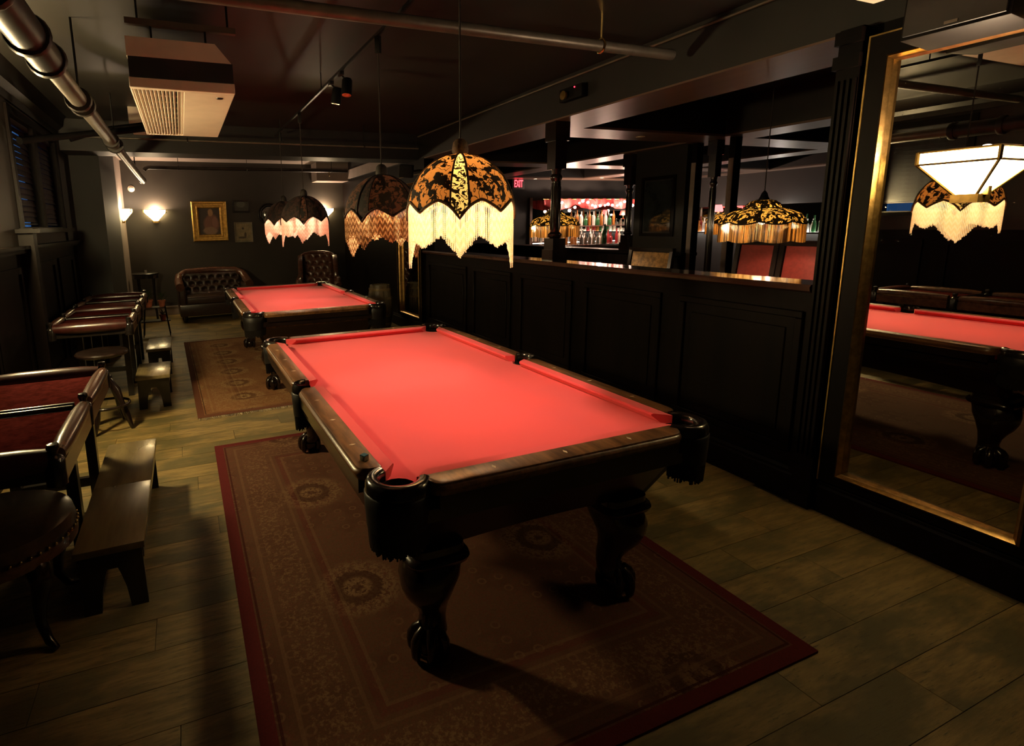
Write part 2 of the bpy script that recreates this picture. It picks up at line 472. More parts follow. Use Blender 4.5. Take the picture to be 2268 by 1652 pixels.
# windows and blinds on the left wall
def window(n, y0, y1, mull, gap, open_at=()):
    f = MB()
    t = .05
    f.box(XL-.10, XL+.02, y0-t, y0+.01, wz[0]-t, wz[1]+t).box(XL-.10, XL+.02, y1-.01, y1+t, wz[0]-t, wz[1]+t)
    f.box(XL-.10, XL+.02, y0, y1, wz[1]-.01, wz[1]+t)
    if mull: f.box(XL-.10, XL+.01, (y0+y1)/2-.06, (y0+y1)/2+.06, wz[0], wz[1])
    w = struct(f.build('window_%d' % n, 'panel_wood'))
    MB().box(XL-.10, XL+.09, y0-.1, y1+.1, wz[0]-.05, wz[0]-.012).build('window_sill', 'panel_wood', w)
    bays = [(y0+.012, (y0+y1)/2-.065), ((y0+y1)/2+.065, y1-.012)] if mull else [(y0+.012, y1-.012)]
    for a, b in bays:
        MB().box(XL-.148, XL-.144, a, b, wz[0], wz[1]).build('pane', 'window_glass', w)
        sl = None
        nsl = 16
        for i in range(nsl):
            z = wz[0]+gap+.042+i*(wz[1]-wz[0]-gap-.08)/nsl+(.006 if i in open_at else 0)
            if sl is None:
                sl = MB().prism([(-.010, .026), (.007, -.026), (.010, -.026), (-.007, .026)], 0, b-a, 'y').build('slat', 'slat_paint', w)
                o = sl
            else:
                o = dup(sl, w)
            o.location = (XL-.05, a, z)
        MB().box(XL-.075, XL-.025, a, b, wz[1]-.05, wz[1]-.012).build('headrail', 'slat_paint', w)
        MB().box(XL-.062, XL-.04, a, b, wz[0]+gap, wz[0]+gap+.014).build('bottom_rail', 'slat_paint', w)
    return w
def wg():
    m, nt, b = new_mat('window_glass')
    g = nt.nodes.new('ShaderNodeBsdfTransparent'); g.inputs[0].default_value = (.8, .85, .9, 1)
    gl = nt.nodes.new('ShaderNodeBsdfGlossy'); gl.inputs['Roughness'].default_value = .05
    ms = nt.nodes.new('ShaderNodeMixShader'); ms.inputs[0].default_value = .06
    nt.links.new(g.outputs[0], ms.inputs[1]); nt.links.new(gl.outputs[0], ms.inputs[2])
    nt.links.new(ms.outputs[0], nt.nodes['Material Output'].inputs[0])
wg()
window(1, w1[0], w1[1], False, .085)
window(2, w2[0], w2[1], True, .018, (0, 1, 4, 7, 8, 15))
# wainscot of the left wall: cap rail, panels, pilaster, crown
tl = struct(MB().box(XL, XL+.05, 1.3, 4.9, 1.40, 1.43).box(XL, XL+.075, 1.3, 4.9, 1.43, 1.455).build('trim_1', 'panel_wood'))
py0 = None
for y0 in (-.2, .75, 1.55, 2.75, 3.7):
    y1 = y0+.78
    q = MB()
    for (a, b, c, d) in ((y0, y1, .30, .35), (y0, y1, 1.25, 1.30), (y0, y0+.05, .35, 1.25), (y1-.05, y1, .35, 1.25)):
        q.box(XL, XL+.022, a, b, c, d)
    q.build('panel', 'panel_wood', wl)
MB().box(XL, XL+.10, 2.42, 2.53, 0, 1.55).box(XL, XL+.16, 2.36, 2.59, 1.55, 1.58).build('pilaster', 'panel_wood', wl)
struct(MB().prism([(XL, 2.55), (XL+.02, 2.55), (XL+.035, 2.60), (XL+.08, 2.64), (XL+.09, 2.70), (XL+.13, 2.75), (XL, 2.75)], YF+.02, 4.4, 'y').build('trim_2', 'panel_wood', smooth=30))
# ---- right side: panelled half wall, pilaster, mirrors, beam
hw = struct(MB().box(XR, XR+.14, -.80, 4.30, 0, 1.165).build('wall_right', 'panel_wood'))
MB().box(XR, XR+.14, 4.30, YB, 0, 2.43).box(XR, XR+.14, YF, -.80, 0, 2.43).build('wall_section', 'panel_wood', hw)
cap = struct(MB().prism([(XR-.045, 1.175), (XR-.05, 1.195), (XR-.04, 1.208), (XR+.20, 1.208), (XR+.20, 1.165), (XR-.03, 1.165)], -.78, 4.30, 'y').build('trim_3', 'counter_wood', smooth=40))
bb = struct(MB().prism([(XR, 0), (XR-.03, 0), (XR-.03, .14), (XR-.022, .15), (XR-.022, .165), (XR-.012, .18), (XR, .18)], YF, YB-.05, 'y').build('baseboard_right', 'panel_wood', smooth=30))
for y0, y1 in ((-.74, .06), (.22, 1.02), (1.18, 1.98), (2.14, 2.94), (3.10, 4.18)):
    q = MB()
    for (a, b, c, d) in ((y0, y1, .26, .30), (y0, y1, 1.02, 1.06), (y0, y0+.04, .30, 1.02), (y1-.04, y1, .30, 1.02)):
        q.box(XR-.018, XR, a, b, c, d)
    q.box(XR-.008, XR, y0+.09, y1-.09, .36, .96)
    bevel(q.build('panel', 'panel_wood', hw), .004, 1)
q = MB().box(XR-.06, XR+.03, -.90, -.80, 0, 2.43)
for i in range(4):
    q.box(XR-.072, XR-.06, -.895+i*.025, -.882+i*.025, .3, 2.2)
for z in (.02, .18, 2.25, 2.36): q.box(XR-.080, XR+.04, -.905, -.79, z, z+.06)
struct(q.build('trim_4', 'panel_wood'))
def wall_mirror(name, y0, y1, z0, z1, label):
    """y0<y1, framed glass standing on the baseboard against the wall plane"""
    t = thing(name, label, 'mirror', (XR, (y0+y1)/2, .18))
    h = (y1-y0)/2; a, b = z0-.18, z1-.18
    MB().box(-.012, -.006, -h, h, a, b).build('glass', 'mirror', t)
    f = MB()
    for (p, q_, r_, s_) in ((-h-.10, -h-.028, a-.07, b+.12), (h+.028, h+.10, a-.07, b+.12)): f.box(-.05, 0, p, q_, r_, s_)
    f.box(-.05, 0, -h-.028, h+.028, a-.07, a-.028); f.box(-.05, 0, -h-.028, h+.028, b+.028, b+.12)
    f.build('frame', 'panel_wood', t)
    g = MB()
    pr = [(0, -.046), (.010, -.052), (.018, -.04), (.026, -.036), (.03, -.012)]
    def bar(p0, p1, d):     # moulding between two corners, d = inward direction
        pass
    pr = [(0, -.05), (.009, -.058), (.018, -.045), (.025, -.040), (.030, -.012), (0, -.012)]
    ring = []
    for (sy, sz) in ((-1, 0), (1, 0), (1, 1), (-1, 1)):
        cy = sy*(h+.028); cz = (a-.028) if sz == 0 else (b+.028)
        iy = -sy; iz = 1 if sz == 0 else -1
        ring.append([(x, cy+iy*dd, cz+iz*dd) for dd, x in pr])
    g.loft(ring, loop=True)
    g.build('gold_moulding', 'gold', t, smooth=30)['label'] = 'gilded inner moulding'
    e = MB()
    for yy in (-h-.104, h+.10): e.box(-.055, -.045, yy, yy+.006, a-.07, b+.12)
    e.box(-.055, -.045, -h-.104, h+.106, b+.12, b+.126)
    e.build('gold_bead', 'gold_dull', t)
    return t
wall_mirror('wall_mirror', -1.665, -1.03, .26, 2.245, 'tall dark-framed wall mirror with gold inner edge reflecting the near red pool table')
wall_mirror('wall_mirror', 4.45, 5.15, .27, 2.10, 'tall narrow wall mirror behind the barrel reflecting a leather armchair')
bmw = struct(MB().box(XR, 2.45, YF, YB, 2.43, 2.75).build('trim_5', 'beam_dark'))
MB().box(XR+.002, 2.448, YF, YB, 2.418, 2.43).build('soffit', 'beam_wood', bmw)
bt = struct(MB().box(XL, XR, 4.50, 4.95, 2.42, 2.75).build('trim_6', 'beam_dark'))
MB().box(1.30, XR, 7.9, YB, 2.40, 2.75).build('soffit_box', 'pale_lit_plaster', bmw)  # pale colour paints in the nearby sconce's light
MB().box(1.90, XR, 4.95, 7.9, 2.44, 2.60).build('side_board', 'pale_lit_plaster', bmw)  # pale strip painting sconce light onto the dark beam side

# ---- bar room shell: coffered ceiling, walls
BX = 9.35; BY = 7.25
cf = struct(MB().box(2.45, BX, YF, YB, 2.80, 2.9).build('coffer_ceiling', 'ceiling_paint'))
xr = [(4.33, 4.78), (6.66, 7.11), (8.99, BX)]; yr = [(-3.4, -2.9), (-1.02, -.53), (1.77, 2.26), (4.56, 5.05), (6.85, BY)]
q = MB(); q2 = MB()
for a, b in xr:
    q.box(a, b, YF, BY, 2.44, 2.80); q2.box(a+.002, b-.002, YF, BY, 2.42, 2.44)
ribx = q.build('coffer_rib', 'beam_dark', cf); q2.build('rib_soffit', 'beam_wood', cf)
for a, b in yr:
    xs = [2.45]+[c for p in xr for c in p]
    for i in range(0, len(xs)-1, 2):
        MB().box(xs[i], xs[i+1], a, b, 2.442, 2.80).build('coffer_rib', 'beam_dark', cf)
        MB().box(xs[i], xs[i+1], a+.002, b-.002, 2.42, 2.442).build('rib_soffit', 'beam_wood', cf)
struct(MB().box(2.06, BX, BY, BY+.1, 0, 2.44).build('wall_bar_back', 'black_paint'))
struct(MB().box(BX, BX+.1, YF, BY, 0, 2.44).build('wall_bar_side', 'black_paint'))
struct(MB().box(2.06, BX, YF-.1, YF, 0, 2.9).build('wall_bar_front', 'black_paint'))
# ================================================================== RUGS
t = thing('oriental_rug', 'dark red oriental rug with rosettes under the near pool table', 'rug', (-.095, -.095, 0))
MB().prism([(-.96, -1.475), (.96, -1.475), (.96, 1.475), (-.96, 1.475)], .0005, .010).build('pile', 'rug_red', t)
t = thing('oriental_rug', 'rust and gold oriental rug with pale fringe under the far pool table', 'rug', (-.02, 3.80, 0), R(1.6))
MB().prism([(-1.175, -1.70), (1.175, -1.70), (1.175, 1.70), (-1.175, 1.70)], .0005, .010).build('pile', 'rug_rust', t)
q = MB()
for sy in (-1, 1):
    for i in range(330):
        x = -1.17+2.34*i/329; l = .03+.035*random.random(); dx = random.uniform(-.015, .015)
        q.tube([(x, sy*1.698, .006), (x+dx*.4, sy*(1.70+l*.5), .006), (x+dx, sy*(1.70+l), .004)], .0028, 3)
tag(q.build('fringe', 'rug_fringe', t), kind='stuff')

# ================================================================== POOL TABLES
NX, NY = .5588, 1.1176        # cushion noses
RXI, RYI = .609, 1.168        # rail wood begins
ZR, ZS = .790, .753
def arc(c, r, a0, a1, n): return [(c[0]+r*math.cos(R(a0+(a1-a0)*i/n)), c[1]+r*math.sin(R(a0+(a1-a0)*i/n))) for i in range(n+1)]
PC = (.587, 1.146)
def make_pool_table():
    t = thing('pool_table', '', 'pool table')
    # cloth bed with bites for the pockets
    poly = []
    ca = math.degrees(math.acos(.022/.06)); sa = math.degrees(math.asin(.022/.06))
    base = arc(PC, .06, -ca, -180-sa, 12)
    poly += arc((.634, 0), .055, -117, -243, 8)
    poly += base
    poly += [(-x, y) for x, y in reversed(base)]
    poly += [(-x, y) for x, y in reversed(arc((.634, 0), .055, -117, -243, 8))]
    poly += [(-x, -y) for x, y in base]
    poly += [(x, -y) for x, y in reversed(base)]
    MB().prism(poly, .715, ZS).build('bed', 'felt', t)
    # cushions
    def cushion(b0, b1, n0, n1):      # back edge points, nose edge points (xy)
        q = MB(); rings = []
        for b, n in ((b0, n0), (b1, n1)):
            d = (b[0]-n[0], b[1]-n[1])
            f = lambda k, z: (n[0]+d[0]*k, n[1]+d[1]*k, z)
            rings.append([f(1, ZR-.001), f(.12, ZR-.003), f(.02, ZR-.007), f(0, ZR-.012), f(.45, ZS), f(1, ZS)])
        q.loft(rings)
        return q.build('cushion', 'felt', t, smooth=35)
    for sx in (-1, 1):
        for sy in (-1, 1):
            cushion((sx*RXI, sy*.047), (sx*RXI, sy*1.092), (sx*NX, sy*.075), (sx*NX, sy*1.032))
    for sy in (-1, 1):
        cushion((-.534, sy*RYI), (.534, sy*RYI), (-.474, sy*NY), (.474, sy*NY))
    # wooden rails
    prof = [(0, .748), (0, ZR), (.066, ZR), (.072, ZR-.003), (.074, ZR-.009), (.079, ZR-.012), (.083, ZR-.020), (.081, ZR-.030), (.076, ZR-.036), (.076, .748)]
    def rail(axis, s, a, b):
        q = MB(); rings = []
        L = b-a
        for tpos, k in ((a, .62), (a+.010, .84), (a+.028, .97), (a+.05, 1), (b-.05, 1), (b-.028, .97), (b-.010, .84), (b, .62)):
            if axis == 'y': rings.append([(s*(RXI+d*k), tpos, z) for d, z in prof])
            else: rings.append([(tpos, s*(RYI+d*k), z) for d, z in prof])
        q.loft(rings)
        o = q.build('rail', 'walnut', t, smooth=35)
        if axis == 'y': f = MB().box(min(s*RXI, s*(RXI+.073)), max(s*RXI, s*(RXI+.073)), a+.02, b-.02, .702, .749)
        else: f = MB().box(a+.02, b-.02, min(s*RYI, s*(RYI+.073)), max(s*RYI, s*(RYI+.073)), .702, .749)
        f.build('rail_face', 'dark_wood', o)
        return o
    for sx in (-1, 1):
        rail('y', sx, .062, 1.05); rail('y', sx, -1.05, -.062)
    for sy in (-1, 1): rail('x', sy, -.508, .508)
    # pocket irons, cups, leather drops with tassels
    iron = None
    def pocket_parts(c, a0, a1, r0, r1, n):
        q = MB(); rings = []
        for i in range(n+1):
            a = R(a0+(a1-a0)*i/n); ca_, sa_ = math.cos(a), math.sin(a)
            pr = [(r0, .757), (r0-.002, .783), (r0+.006, .795), ((r0+r1)/2, .799), (r1-.008, .794), (r1, .778), (r1+.001, .757)]
            rings.append([(c[0]+r*ca_, c[1]+r*sa_, z) for r, z in pr])
        q.loft(rings)
        q.build('pocket_iron', 'pocket_leather', t, smooth=50)
        MB().lathe([(.001, .655), (.045, .66), (.058, .70), (.0595, .757)], 16, (c[0], c[1], 0), caps=False).build('pocket_cup', 'pocket_hole', t, smooth=60)
        q = MB(); rings = []
        for i in range(n+1):
            a = R(a0+(a1-a0)*i/n); ca_, sa_ = math.cos(a), math.sin(a)
            zb = .655-.02*math.cos((i/n-.5)*PI)
            pr = [(r1-.004, .758), (r1+.004, .75), (r1+.002, .70), (r1-.002, zb), (r1-.010, zb), (r1-.012, .758)]
            rings.append([(c[0]+r*ca_, c[1]+r*sa_, z) for r, z in pr])
        q.loft(rings)
        d = q.build('leather_drop', 'drop_leather', t, smooth=50)
        q = MB()
        ns = n*5
        for i in range(ns+1):
            u = i/ns; a = R(a0+(a1-a0)*u)
            zb = .655-.02*math.cos((u-.5)*PI); zl = zb-.055-.02*random.random()
            r = r1-.006
            q.tube([(c[0]+r*math.cos(a), c[1]+r*math.sin(a), zb+.01), (c[0]+(r-.004)*math.cos(a), c[1]+(r-.004)*math.sin(a), zl)], .0032, 4)
        tag(q.build('leather_fringe', 'drop_leather', d), kind='stuff')
    for sx in (-1, 1):
        for sy in (-1, 1):
            mid = math.degrees(math.atan2(sy, sx))
            pocket_parts((sx*PC[0], sy*PC[1]), mid-112, mid+112, .062, .104, 16)
        pocket_parts((sx*.634, 0), (0 if sx > 0 else 180)-96, (0 if sx > 0 else 180)+96, .052, .072, 10)
    # diamond sights
    s0 = MB().prism([(0, -.0135), (.0065, 0), (0, .0135), (-.0065, 0)], 0, .0009).build('sight', 'ivory', t)
    first = True
    for sx in (-1, 1):
        for k in (-3, -2, -1, 1, 2, 3):
            o = s0 if first else dup(s0, t); first = False
            o.location = (sx*.6445, k*NY/4, ZR-.0003); o.rotation_euler = (0, 0, PI/2)
    for sy in (-1, 1):
        for k in (-1, 0, 1): dup(s0, t, (k*NY/4, sy*1.2035, ZR-.0003), (0, 0, 0))
    # skirt under the rails and slanted cabinet
    q = MB().box(-.668, -.60, -1.13, 1.13, .660, .703).box(.60, .668, -1.13, 1.13, .660, .703).box(-.53, .53, -1.228, -1.16, .660, .703).box(-.53, .53, 1.16, 1.228, .660, .703)
    q.box(-.6, .6, -1.16, 1.16, .675, .715)
    q.build('skirt', 'dark_wood', t)
    MB().box(-.625, .625, -1.185, 1.185, .640, .662).build('skirt_moulding', 'walnut', t)
    n = 14
    for sy in (-1, 1):
        q = MB(); rings = []
        for i in range(n+1):
            u = -1+2*i/n; zb = .452+.030*(1-u*u)**1
            xt, xb = .595*u, .50*u
            k = (zb-.452)/(.645-.452)
            yb = 1.065+(1.155-1.065)*k
            rings.append([(xt, sy*1.155, .645), (xb+(xt-xb)*k, sy*yb, zb), (xb+(xt-xb)*k, sy*(yb-.03), zb), (xt, sy*1.125, .645)])
        q.loft(rings); q.build('apron', 'dark_wood', t, smooth=40)
    for sx in (-1, 1):
        q = MB(); rings = []
        for i in range(n+1):
            u = -1+2*i/n; zb = .452+.05*(1-u*u)
            yt, yb_ = 1.155*u, 1.065*u
            k = (zb-.452)/(.645-.452)
            xb = .50+(.595-.50)*k
            rings.append([(sx*.595, yt, .645), (sx*xb, yb_+(yt-yb_)*k, zb), (sx*(xb-.03), yb_+(yt-yb_)*k, zb), (sx*.565, yt, .645)])
        q.loft(rings); q.build('apron', 'dark_wood', t, smooth=40)
    # claw-and-ball legs
    def leg(sx, sy):
        cx, cy = sx*.415, sy*1.0
        q = MB(); rings = []
        prof = [(.47, 0, .098, .5), (.445, 0, .100, .5), (.440, 0, .112, .5), (.425, 0, .120, .6), (.410, 0, .114, .6), (.400, .0, .098, .7), (.385, .008, .100, .8), (.345, .022, .104, .9), (.305, .030, .098, 1), (.265, .026, .084, 1), (.225, .010, .066, 1), (.185, -.006, .054, 1), (.15, -.010, .049, 1), (.125, -.004, .052, 1), (.105, .006, .060, 1), (.09, .010, .055, 1)]
        for z, o, h, rd in prof:
            rr = []
            for j in range(20):
                a = 2*PI*j/20; ca_, sa_ = math.cos(a), math.sin(a)
                e = 2/(2+6*(1-rd))
                rr.append((cx+sx*o*.75+h*math.copysign(abs(ca_)**e, ca_), cy+sy*o*.75+h*math.copysign(abs(sa_)**e, sa_), z))
            rings.append(rr)
        q.loft(rings)
        l = q.build('leg', 'dark_wood', t, smooth=45)
        bx, by = cx+sx*.018, cy+sy*.018
        MB().sphere((bx, by, .068), .058, 16, 10, (1, 1, 1)).build('ball', 'dark_wood', l, smooth=80)
        c = MB()
        for da in (-80, -27, 27, 80, 180):
            a = math.atan2(sy, sx)+R(da); ca_, sa_ = math.cos(a), math.sin(a)
            pts = [(bx+ca_*r, by+sa_*r, z) for r, z in ((.030, .128), (.052, .112), (.064, .090), (.069, .066), (.064, .040), (.058, .022), (.050, .0135))]
            c.tube(pts, [.015, .017, .019, .016, .018, .013, .003], 8)
        c.build('claw', 'dark_wood', l, smooth=70)
    for sx in (-1, 1):
        for sy in (-1, 1): leg(sx, sy)
    # lathe the pad under each ball so that it meets the rug
    return t
pt = make_pool_table()
pt.location = (0, 0, 0)
pt['label'] = 'red-cloth pool table with walnut rails and claw feet on the dark red rug'
pt2 = copy_tree(pt); pt2.location = (0, 3.68, 0)
pt2['label'] = 'red-cloth pool table on the rust and gold fringed rug'
def chalk(loc, rz, label):
    t = thing('chalk_cube', label, 'chalk', loc, rz)
    bevel(MB().box(-.011, .011, -.011, .011, 0, .018).build('wrapper', 'chalk_paper', t), .002)
    MB().prism([(-.0105, -.0105), (.0105, -.0105), (.0105, .0105), (-.0105, .0105)], .018, .021).build('chalk', 'chalk_blue', t)
chalk((-.645, -.985, ZR), .5, 'worn blue cue chalk cube on the rail of the table on the dark red rug')
chalk((.640, 3.68-.70, ZR), .2, 'cue chalk cube on the rail of the pool table with the fringed rug')

# ================================================================== FRINGED DOME LAMPS
Z_CAP, Z_RIM, R_DOME = 1.862, 1.60, .228
def dome_r(z):
    k = max(0, min(1, (Z_CAP-.012-z)/(Z_CAP-.012-Z_RIM)))
    return .022+(R_DOME-.022)*math.sin(min(1, k**.62)*PI/2)**.95 if k < 1 else R_DOME
def edge_z(th):                  # scalloped lower edge: lobes every 45 degrees, the four main ones deeper
    a = (th/(PI/4)) % 1.0; u = abs(a-.5)*2          # 1 on a lobe, 0 on an arch
    main = abs(math.cos(2*th))
    return 1.652-.045*u**1.3-.028*u**3*main**3
def fringe_z(th):
    a = math.degrees(th) % 180.0
    if a > 90: a = 180-a
    K = ((0, 1.425), (20, 1.512), (42, 1.462), (64, 1.492), (78, 1.42), (90, 1.365))
    for (a0, z0), (a1, z1) in zip(K, K[1:]):
        if a <= a1:
            return z0+(z1-z0)*(a-a0)/(a1-a0)+.010*((a/5.5) % 1.0)-.005
    return K[-1][1]
def build_dome():
    t = thing('dome_lamp', '', 'lamp')
    NS = 10
    def panel(a0, a1, nm, mat):
        q = MB(); rings = []
        n = 5 if nm == 'narrow_panel' else 16
        for i in range(n+1):
            th = a0+(a1-a0)*i/n; ze = edge_z(th); col = []
            for j in range(NS+1):
                z = Z_CAP-.012-(Z_CAP-.012-ze)*(j/NS)**1.35
                r = dome_r(z); col.append((r*math.cos(th), r*math.sin(th), z))
            rings.append(col)
        q.loft(rings, caps=False, closed=False)
        return q.build(nm, mat, t, smooth=60)
    hw_ = R(9.5)
    for k in range(4):
        a = k*PI/2
        panel(a-hw_, a+hw_, 'narrow_panel', 'shade_cream')
        panel(a+hw_, a+PI/2-hw_, 'wide_panel', 'shade_gold')
        for s in (-1, 1):
            th = a+s*hw_
            pts = []
            for j in range(11):
                z = Z_CAP-.012-(Z_CAP-.012-edge_z(th))*(j/10)**1.35
                r = dome_r(z)+.0015; pts.append((r*math.cos(th), r*math.sin(th), z))
            MB().tube(pts, .0045, 6).build('rib_braid', 'trim_braid', t, smooth=60)
    pts = []
    for i in range(192):
        th = 2*PI*i/192; z = edge_z(th); r = dome_r(z)+.002
        pts.append((r*math.cos(th), r*math.sin(th), z))
    MB().tube(pts, .0065, 6, loop=True).build('edge_braid', 'trim_braid', t, smooth=60)
    q = MB()
    ns = 330
    for i in range(ns):
        th = 2*PI*(i+.5)/ns; z0 = edge_z(th); z1 = fringe_z(th)+random.uniform(-.003, .003); r = R_DOME-.003-.007*(i % 2)
        z1 = min(z1, z0-.04)
        nb = max(3, int((z0-z1)/.0078)); pts = []; rad = []
        for j in range(nb*2+1):
            z = z0-(z0-z1)*j/(nb*2)
            low = (z0-z)/(z0-z1) > .28
            pts.append((r*math.cos(th), r*math.sin(th), z)); rad.append((.0034 if j % 2 else .0018) if low else .0017)
        q.tube(pts, rad, 4)
    tag(q.build('bead_fringe', 'bead_cream', t, smooth=80), kind='stuff')
    MB().lathe([(.004, .052), (.018, .048), (.030, .036), (.034, .016), (.036, .002), (.032, -.012), (.001, -.013)], 20, (0, 0, Z_CAP)).build('cap', 'trim_braid', t, smooth=50)
    MB().lathe([(.012, Z_CAP-.01), (.012, 1.80), (.020, 1.795), (.020, 1.768), (.002, 1.767)], 12).build('socket', 'metal_dark', t, smooth=50)
    MB().sphere((0, 0, 1.738), .028, 14, 10, (1, 1, 1.15)).build('bulb', 'bulb_frost', t, smooth=80)
    return t
TX, TZ = -.020, 2.62            # track
dl = build_dome()
def finish_lamp(t, x, y, rz, wide, narrow, bead, label, power, col, trim):
    t.location = (x, y, 0); t.rotation_euler = (0, 0, rz); t['label'] = label
    for c in kids(t):
        nm = c.name.split('.')[0]
        mp = {'narrow_panel': narrow, 'wide_panel': wide, 'bead_fringe': bead, 'rib_braid': trim, 'edge_braid': trim, 'cap': trim}.get(nm)
        if mp:
            c.material_slots[0].link = 'OBJECT'; c.material_slots[0].material = MATS[mp]
    MB().tube([(0, 0, Z_CAP+.045), (0, 0, TZ-.095)], .0042, 6).build('cord', 'trim_dark', t)
    bevel(MB().box(-.011, .011, -.016, .016, TZ-.10, TZ-.006).build('track_adapter', 'metal_dark', t), .003)
    point('bulb_light', (0, 0, 1.738), power, col, .036, t)
lamps = [dl]+[copy_tree(dl) for _ in range(3)]
finish_lamp(lamps[0], TX, -.477, R(62), 'shade_gold', 'shade_cream', 'bead_cream', 'lit gold and black dome lamp with cream bead fringe over the near pool table', P_TABLE*1.2, WARM, 'trim_braid')
finish_lamp(lamps[1], TX, .53, R(40), 'shade_brown', 'shade_dark', 'bead_tan', 'dark brown dome lamp with tan bead fringe beside the lit gold lamp', P_TABLE, WARM, 'trim_dark')
finish_lamp(lamps[2], TX, 2.80, R(75), 'shade_dark', 'shade_brown', 'bead_pink', 'dark dome lamp with pinkish bead fringe over the near end of the far table', P_TABLE, (1, .74, .50), 'trim_dark')
finish_lamp(lamps[3], TX, 3.95, R(50), 'shade_dark', 'shade_dark', 'bead_pink', 'dark dome lamp with pinkish fringe over the far end of the far table', P_TABLE, (1, .74, .50), 'trim_dark')
# track with its two spot heads
t = thing('lighting_track', 'thin ceiling track the dome lamps hang from', 'light track', (TX, 0, TZ))
MB().box(-.009, .009, -3.2, 4.25, -.006, .012).build('rail', 'metal_dark', t)
for y in (-2.4, -.2, 1.9, 3.9): MB().tube([(0, y, .01), (0, y, ZC-TZ)], .004, 6).build('hanger', 'metal_dark', t)
def spot(loc, tilt, rz, label):
    t = thing('spotlight', label, 'spotlight', loc, rz, 'spotlights on the track')
    bevel(MB().box(-.014, .014, -.035, .035, -.03, -.004).build('adapter', 'metal_dark', t), .003)
    MB().tube([(0, 0, -.02), (.03, 0, -.05), (.035, 0, -.075)], .006, 6).build('arm', 'metal_dark', t)
    h = MB().lathe([(.001, .055), (.030, .055), (.036, .045), (.038, -.06), (.034, -.06), (.030, -.045), (.001, -.04)], 20).build('head', 'speaker_black', t, smooth=40)
    h.location = (.04, 0, -.10); h.rotation_euler = (tilt, .12, 0)
    l = MB().lathe([(.001, -.046), (.031, -.05), (.035, -.059), (.032, -.060), (.001, -.052)], 20).build('reflector', 'brass', h, smooth=60)
spot((TX, 1.60, TZ), .12, 0, 'black cylinder spotlight on the track, the one tilted away from the portrait wall')
spot((TX, 1.32, TZ), -.15, 0, 'black cylinder spotlight on the track, the one tilted toward the portrait wall')

# ================================================================== CEILING SERVICES
def clamp(q, x, y, z, r, top):
    q.tube([(x, y+.0, z+r*1.05), (x, y, top)], .005, 6)
    q.tube([(x, y-r*1.1, z), (x, y-r*.7, z+r*.9), (x, y, z+r*1.25), (x, y+r*.7, z+r*.9), (x, y+r*1.1, z), (x, y+r*.7, z-r*.9), (x, y, z-r*1.1), (x, y-r*.7, z-r*.9)], .006, 6, loop=True)
t = thing('sprinkler_pipe', 'thick painted pipe crossing the ceiling to the beam, above the pool table', 'pipe', (0, .15, 2.574))
MB().tube([(-2.2, 0, 0), (1.80, 0, 0)], .031, 16).build('pipe', 'pipe_paint', t, smooth=50)
q = MB(); clamp(q, 1.24, 0, 0, .034, ZC-2.574); q.build('clamp', 'brass', t, smooth=50)
t = thing('conduit', 'slim conduit fixed along the side of the wooden beam', 'pipe', (XR-.018, 0, 2.712))
MB().tube([(0, YF+.1, 0), (0, 4.45, 0)], .010, 8).build('tube', 'pipe_paint', t, smooth=50)
t = thing('conduit', 'slim conduit hung under the cross beam above the far pool table', 'pipe', (0, 4.02, 2.50))
MB().tube([(-2.2, 0, 0), (1.72, 0, 0)], .011, 8).build('tube', 'pipe_paint', t, smooth=50)
for x in (-1.0, 1.0):
    q = MB(); clamp(q, x, 0, 0, .018, ZC-2.50); q.build('hanger', 'metal_dark', t)
t = thing('sprinkler_pipe', 'dark pipe along the far ceiling in front of the portrait wall', 'pipe', (0, 7.55, 2.555))
MB().tube([(-1.62, .0, -.05), (-1.60, 0, -.02), (-1.55, 0, 0), (1.80, 0, 0)], .035, 12).build('pipe', 'pipe_dark', t, smooth=50)
for x in (0, 1.5, -1.1):
    q = MB(); clamp(q, x, 0, 0, .038, ZC-2.555); q.build('clamp', 'metal_dark', t)
MB().lathe([(.001, -.10), (.018, -.10), (.004, -.085), (.010, -.07), (.006, -.03)], 10, (1.45, 0, 0)).build('sprinkler_head', 'brass', t)
t = thing('heating_pipe', 'long grey pipe with flanges running along the window side ceiling', 'pipe', (-1.625, 0, 2.30))
MB().tube([(0, -3.9, .0), (0, .35, 0)], .066, 16).build('lagging', 'pipe_dark', t, smooth=50)
MB().tube([(0, .30, 0), (0, 3.0, 0)], .046, 16).build('pipe', 'pipe_paint', t, smooth=50)
MB().tube([(0, 3.0, 0), (.01, 6.95, -.005)], .043, 16).build('pipe', 'pipe_paint', t, smooth=50)
for y, r in ((-.5, .078), (.0, .078), (.33, .076), (1.15, .066), (1.30, .066), (2.75, .06), (3.05, .066), (6.93, .05)):
    MB().lathe([(.03, -.02), (r, -.02), (r+.006, 0), (r, .02), (.03, .02)], 18).build('flange', 'pipe_dark', t, smooth=40).matrix_local = Matrix.Translation((0, y, 0)) @ Matrix.Rotation(PI/2, 4, 'X')
for y in (-1.5, 1.2, 3.1, 5.5): MB().tube([(0, y, .04), (0, y, ZC-2.30)], .007, 6).build('hanger', 'metal_dark', t)
t = thing('cable_bundle', 'black flexible duct looping under the ceiling beside the heating pipe', 'duct', (-1.6, 2.9, 2.42))
MB().tube([(-.62, -.4, -.18), (-.5, -.2, -.13), (-.25, .0, -.06), (.05, .12, .0), (.35, .15, .05), (.6, .15, .05)], .028, 10).build('hose', 'speaker_black', t, smooth=60)
MB().tube([(-.4, .4, -.05), (-.1, .55, .08), (.2, .6, .14), (.55, .55, .10)], .022, 10).build('hose', 'speaker_black', t, smooth=60)
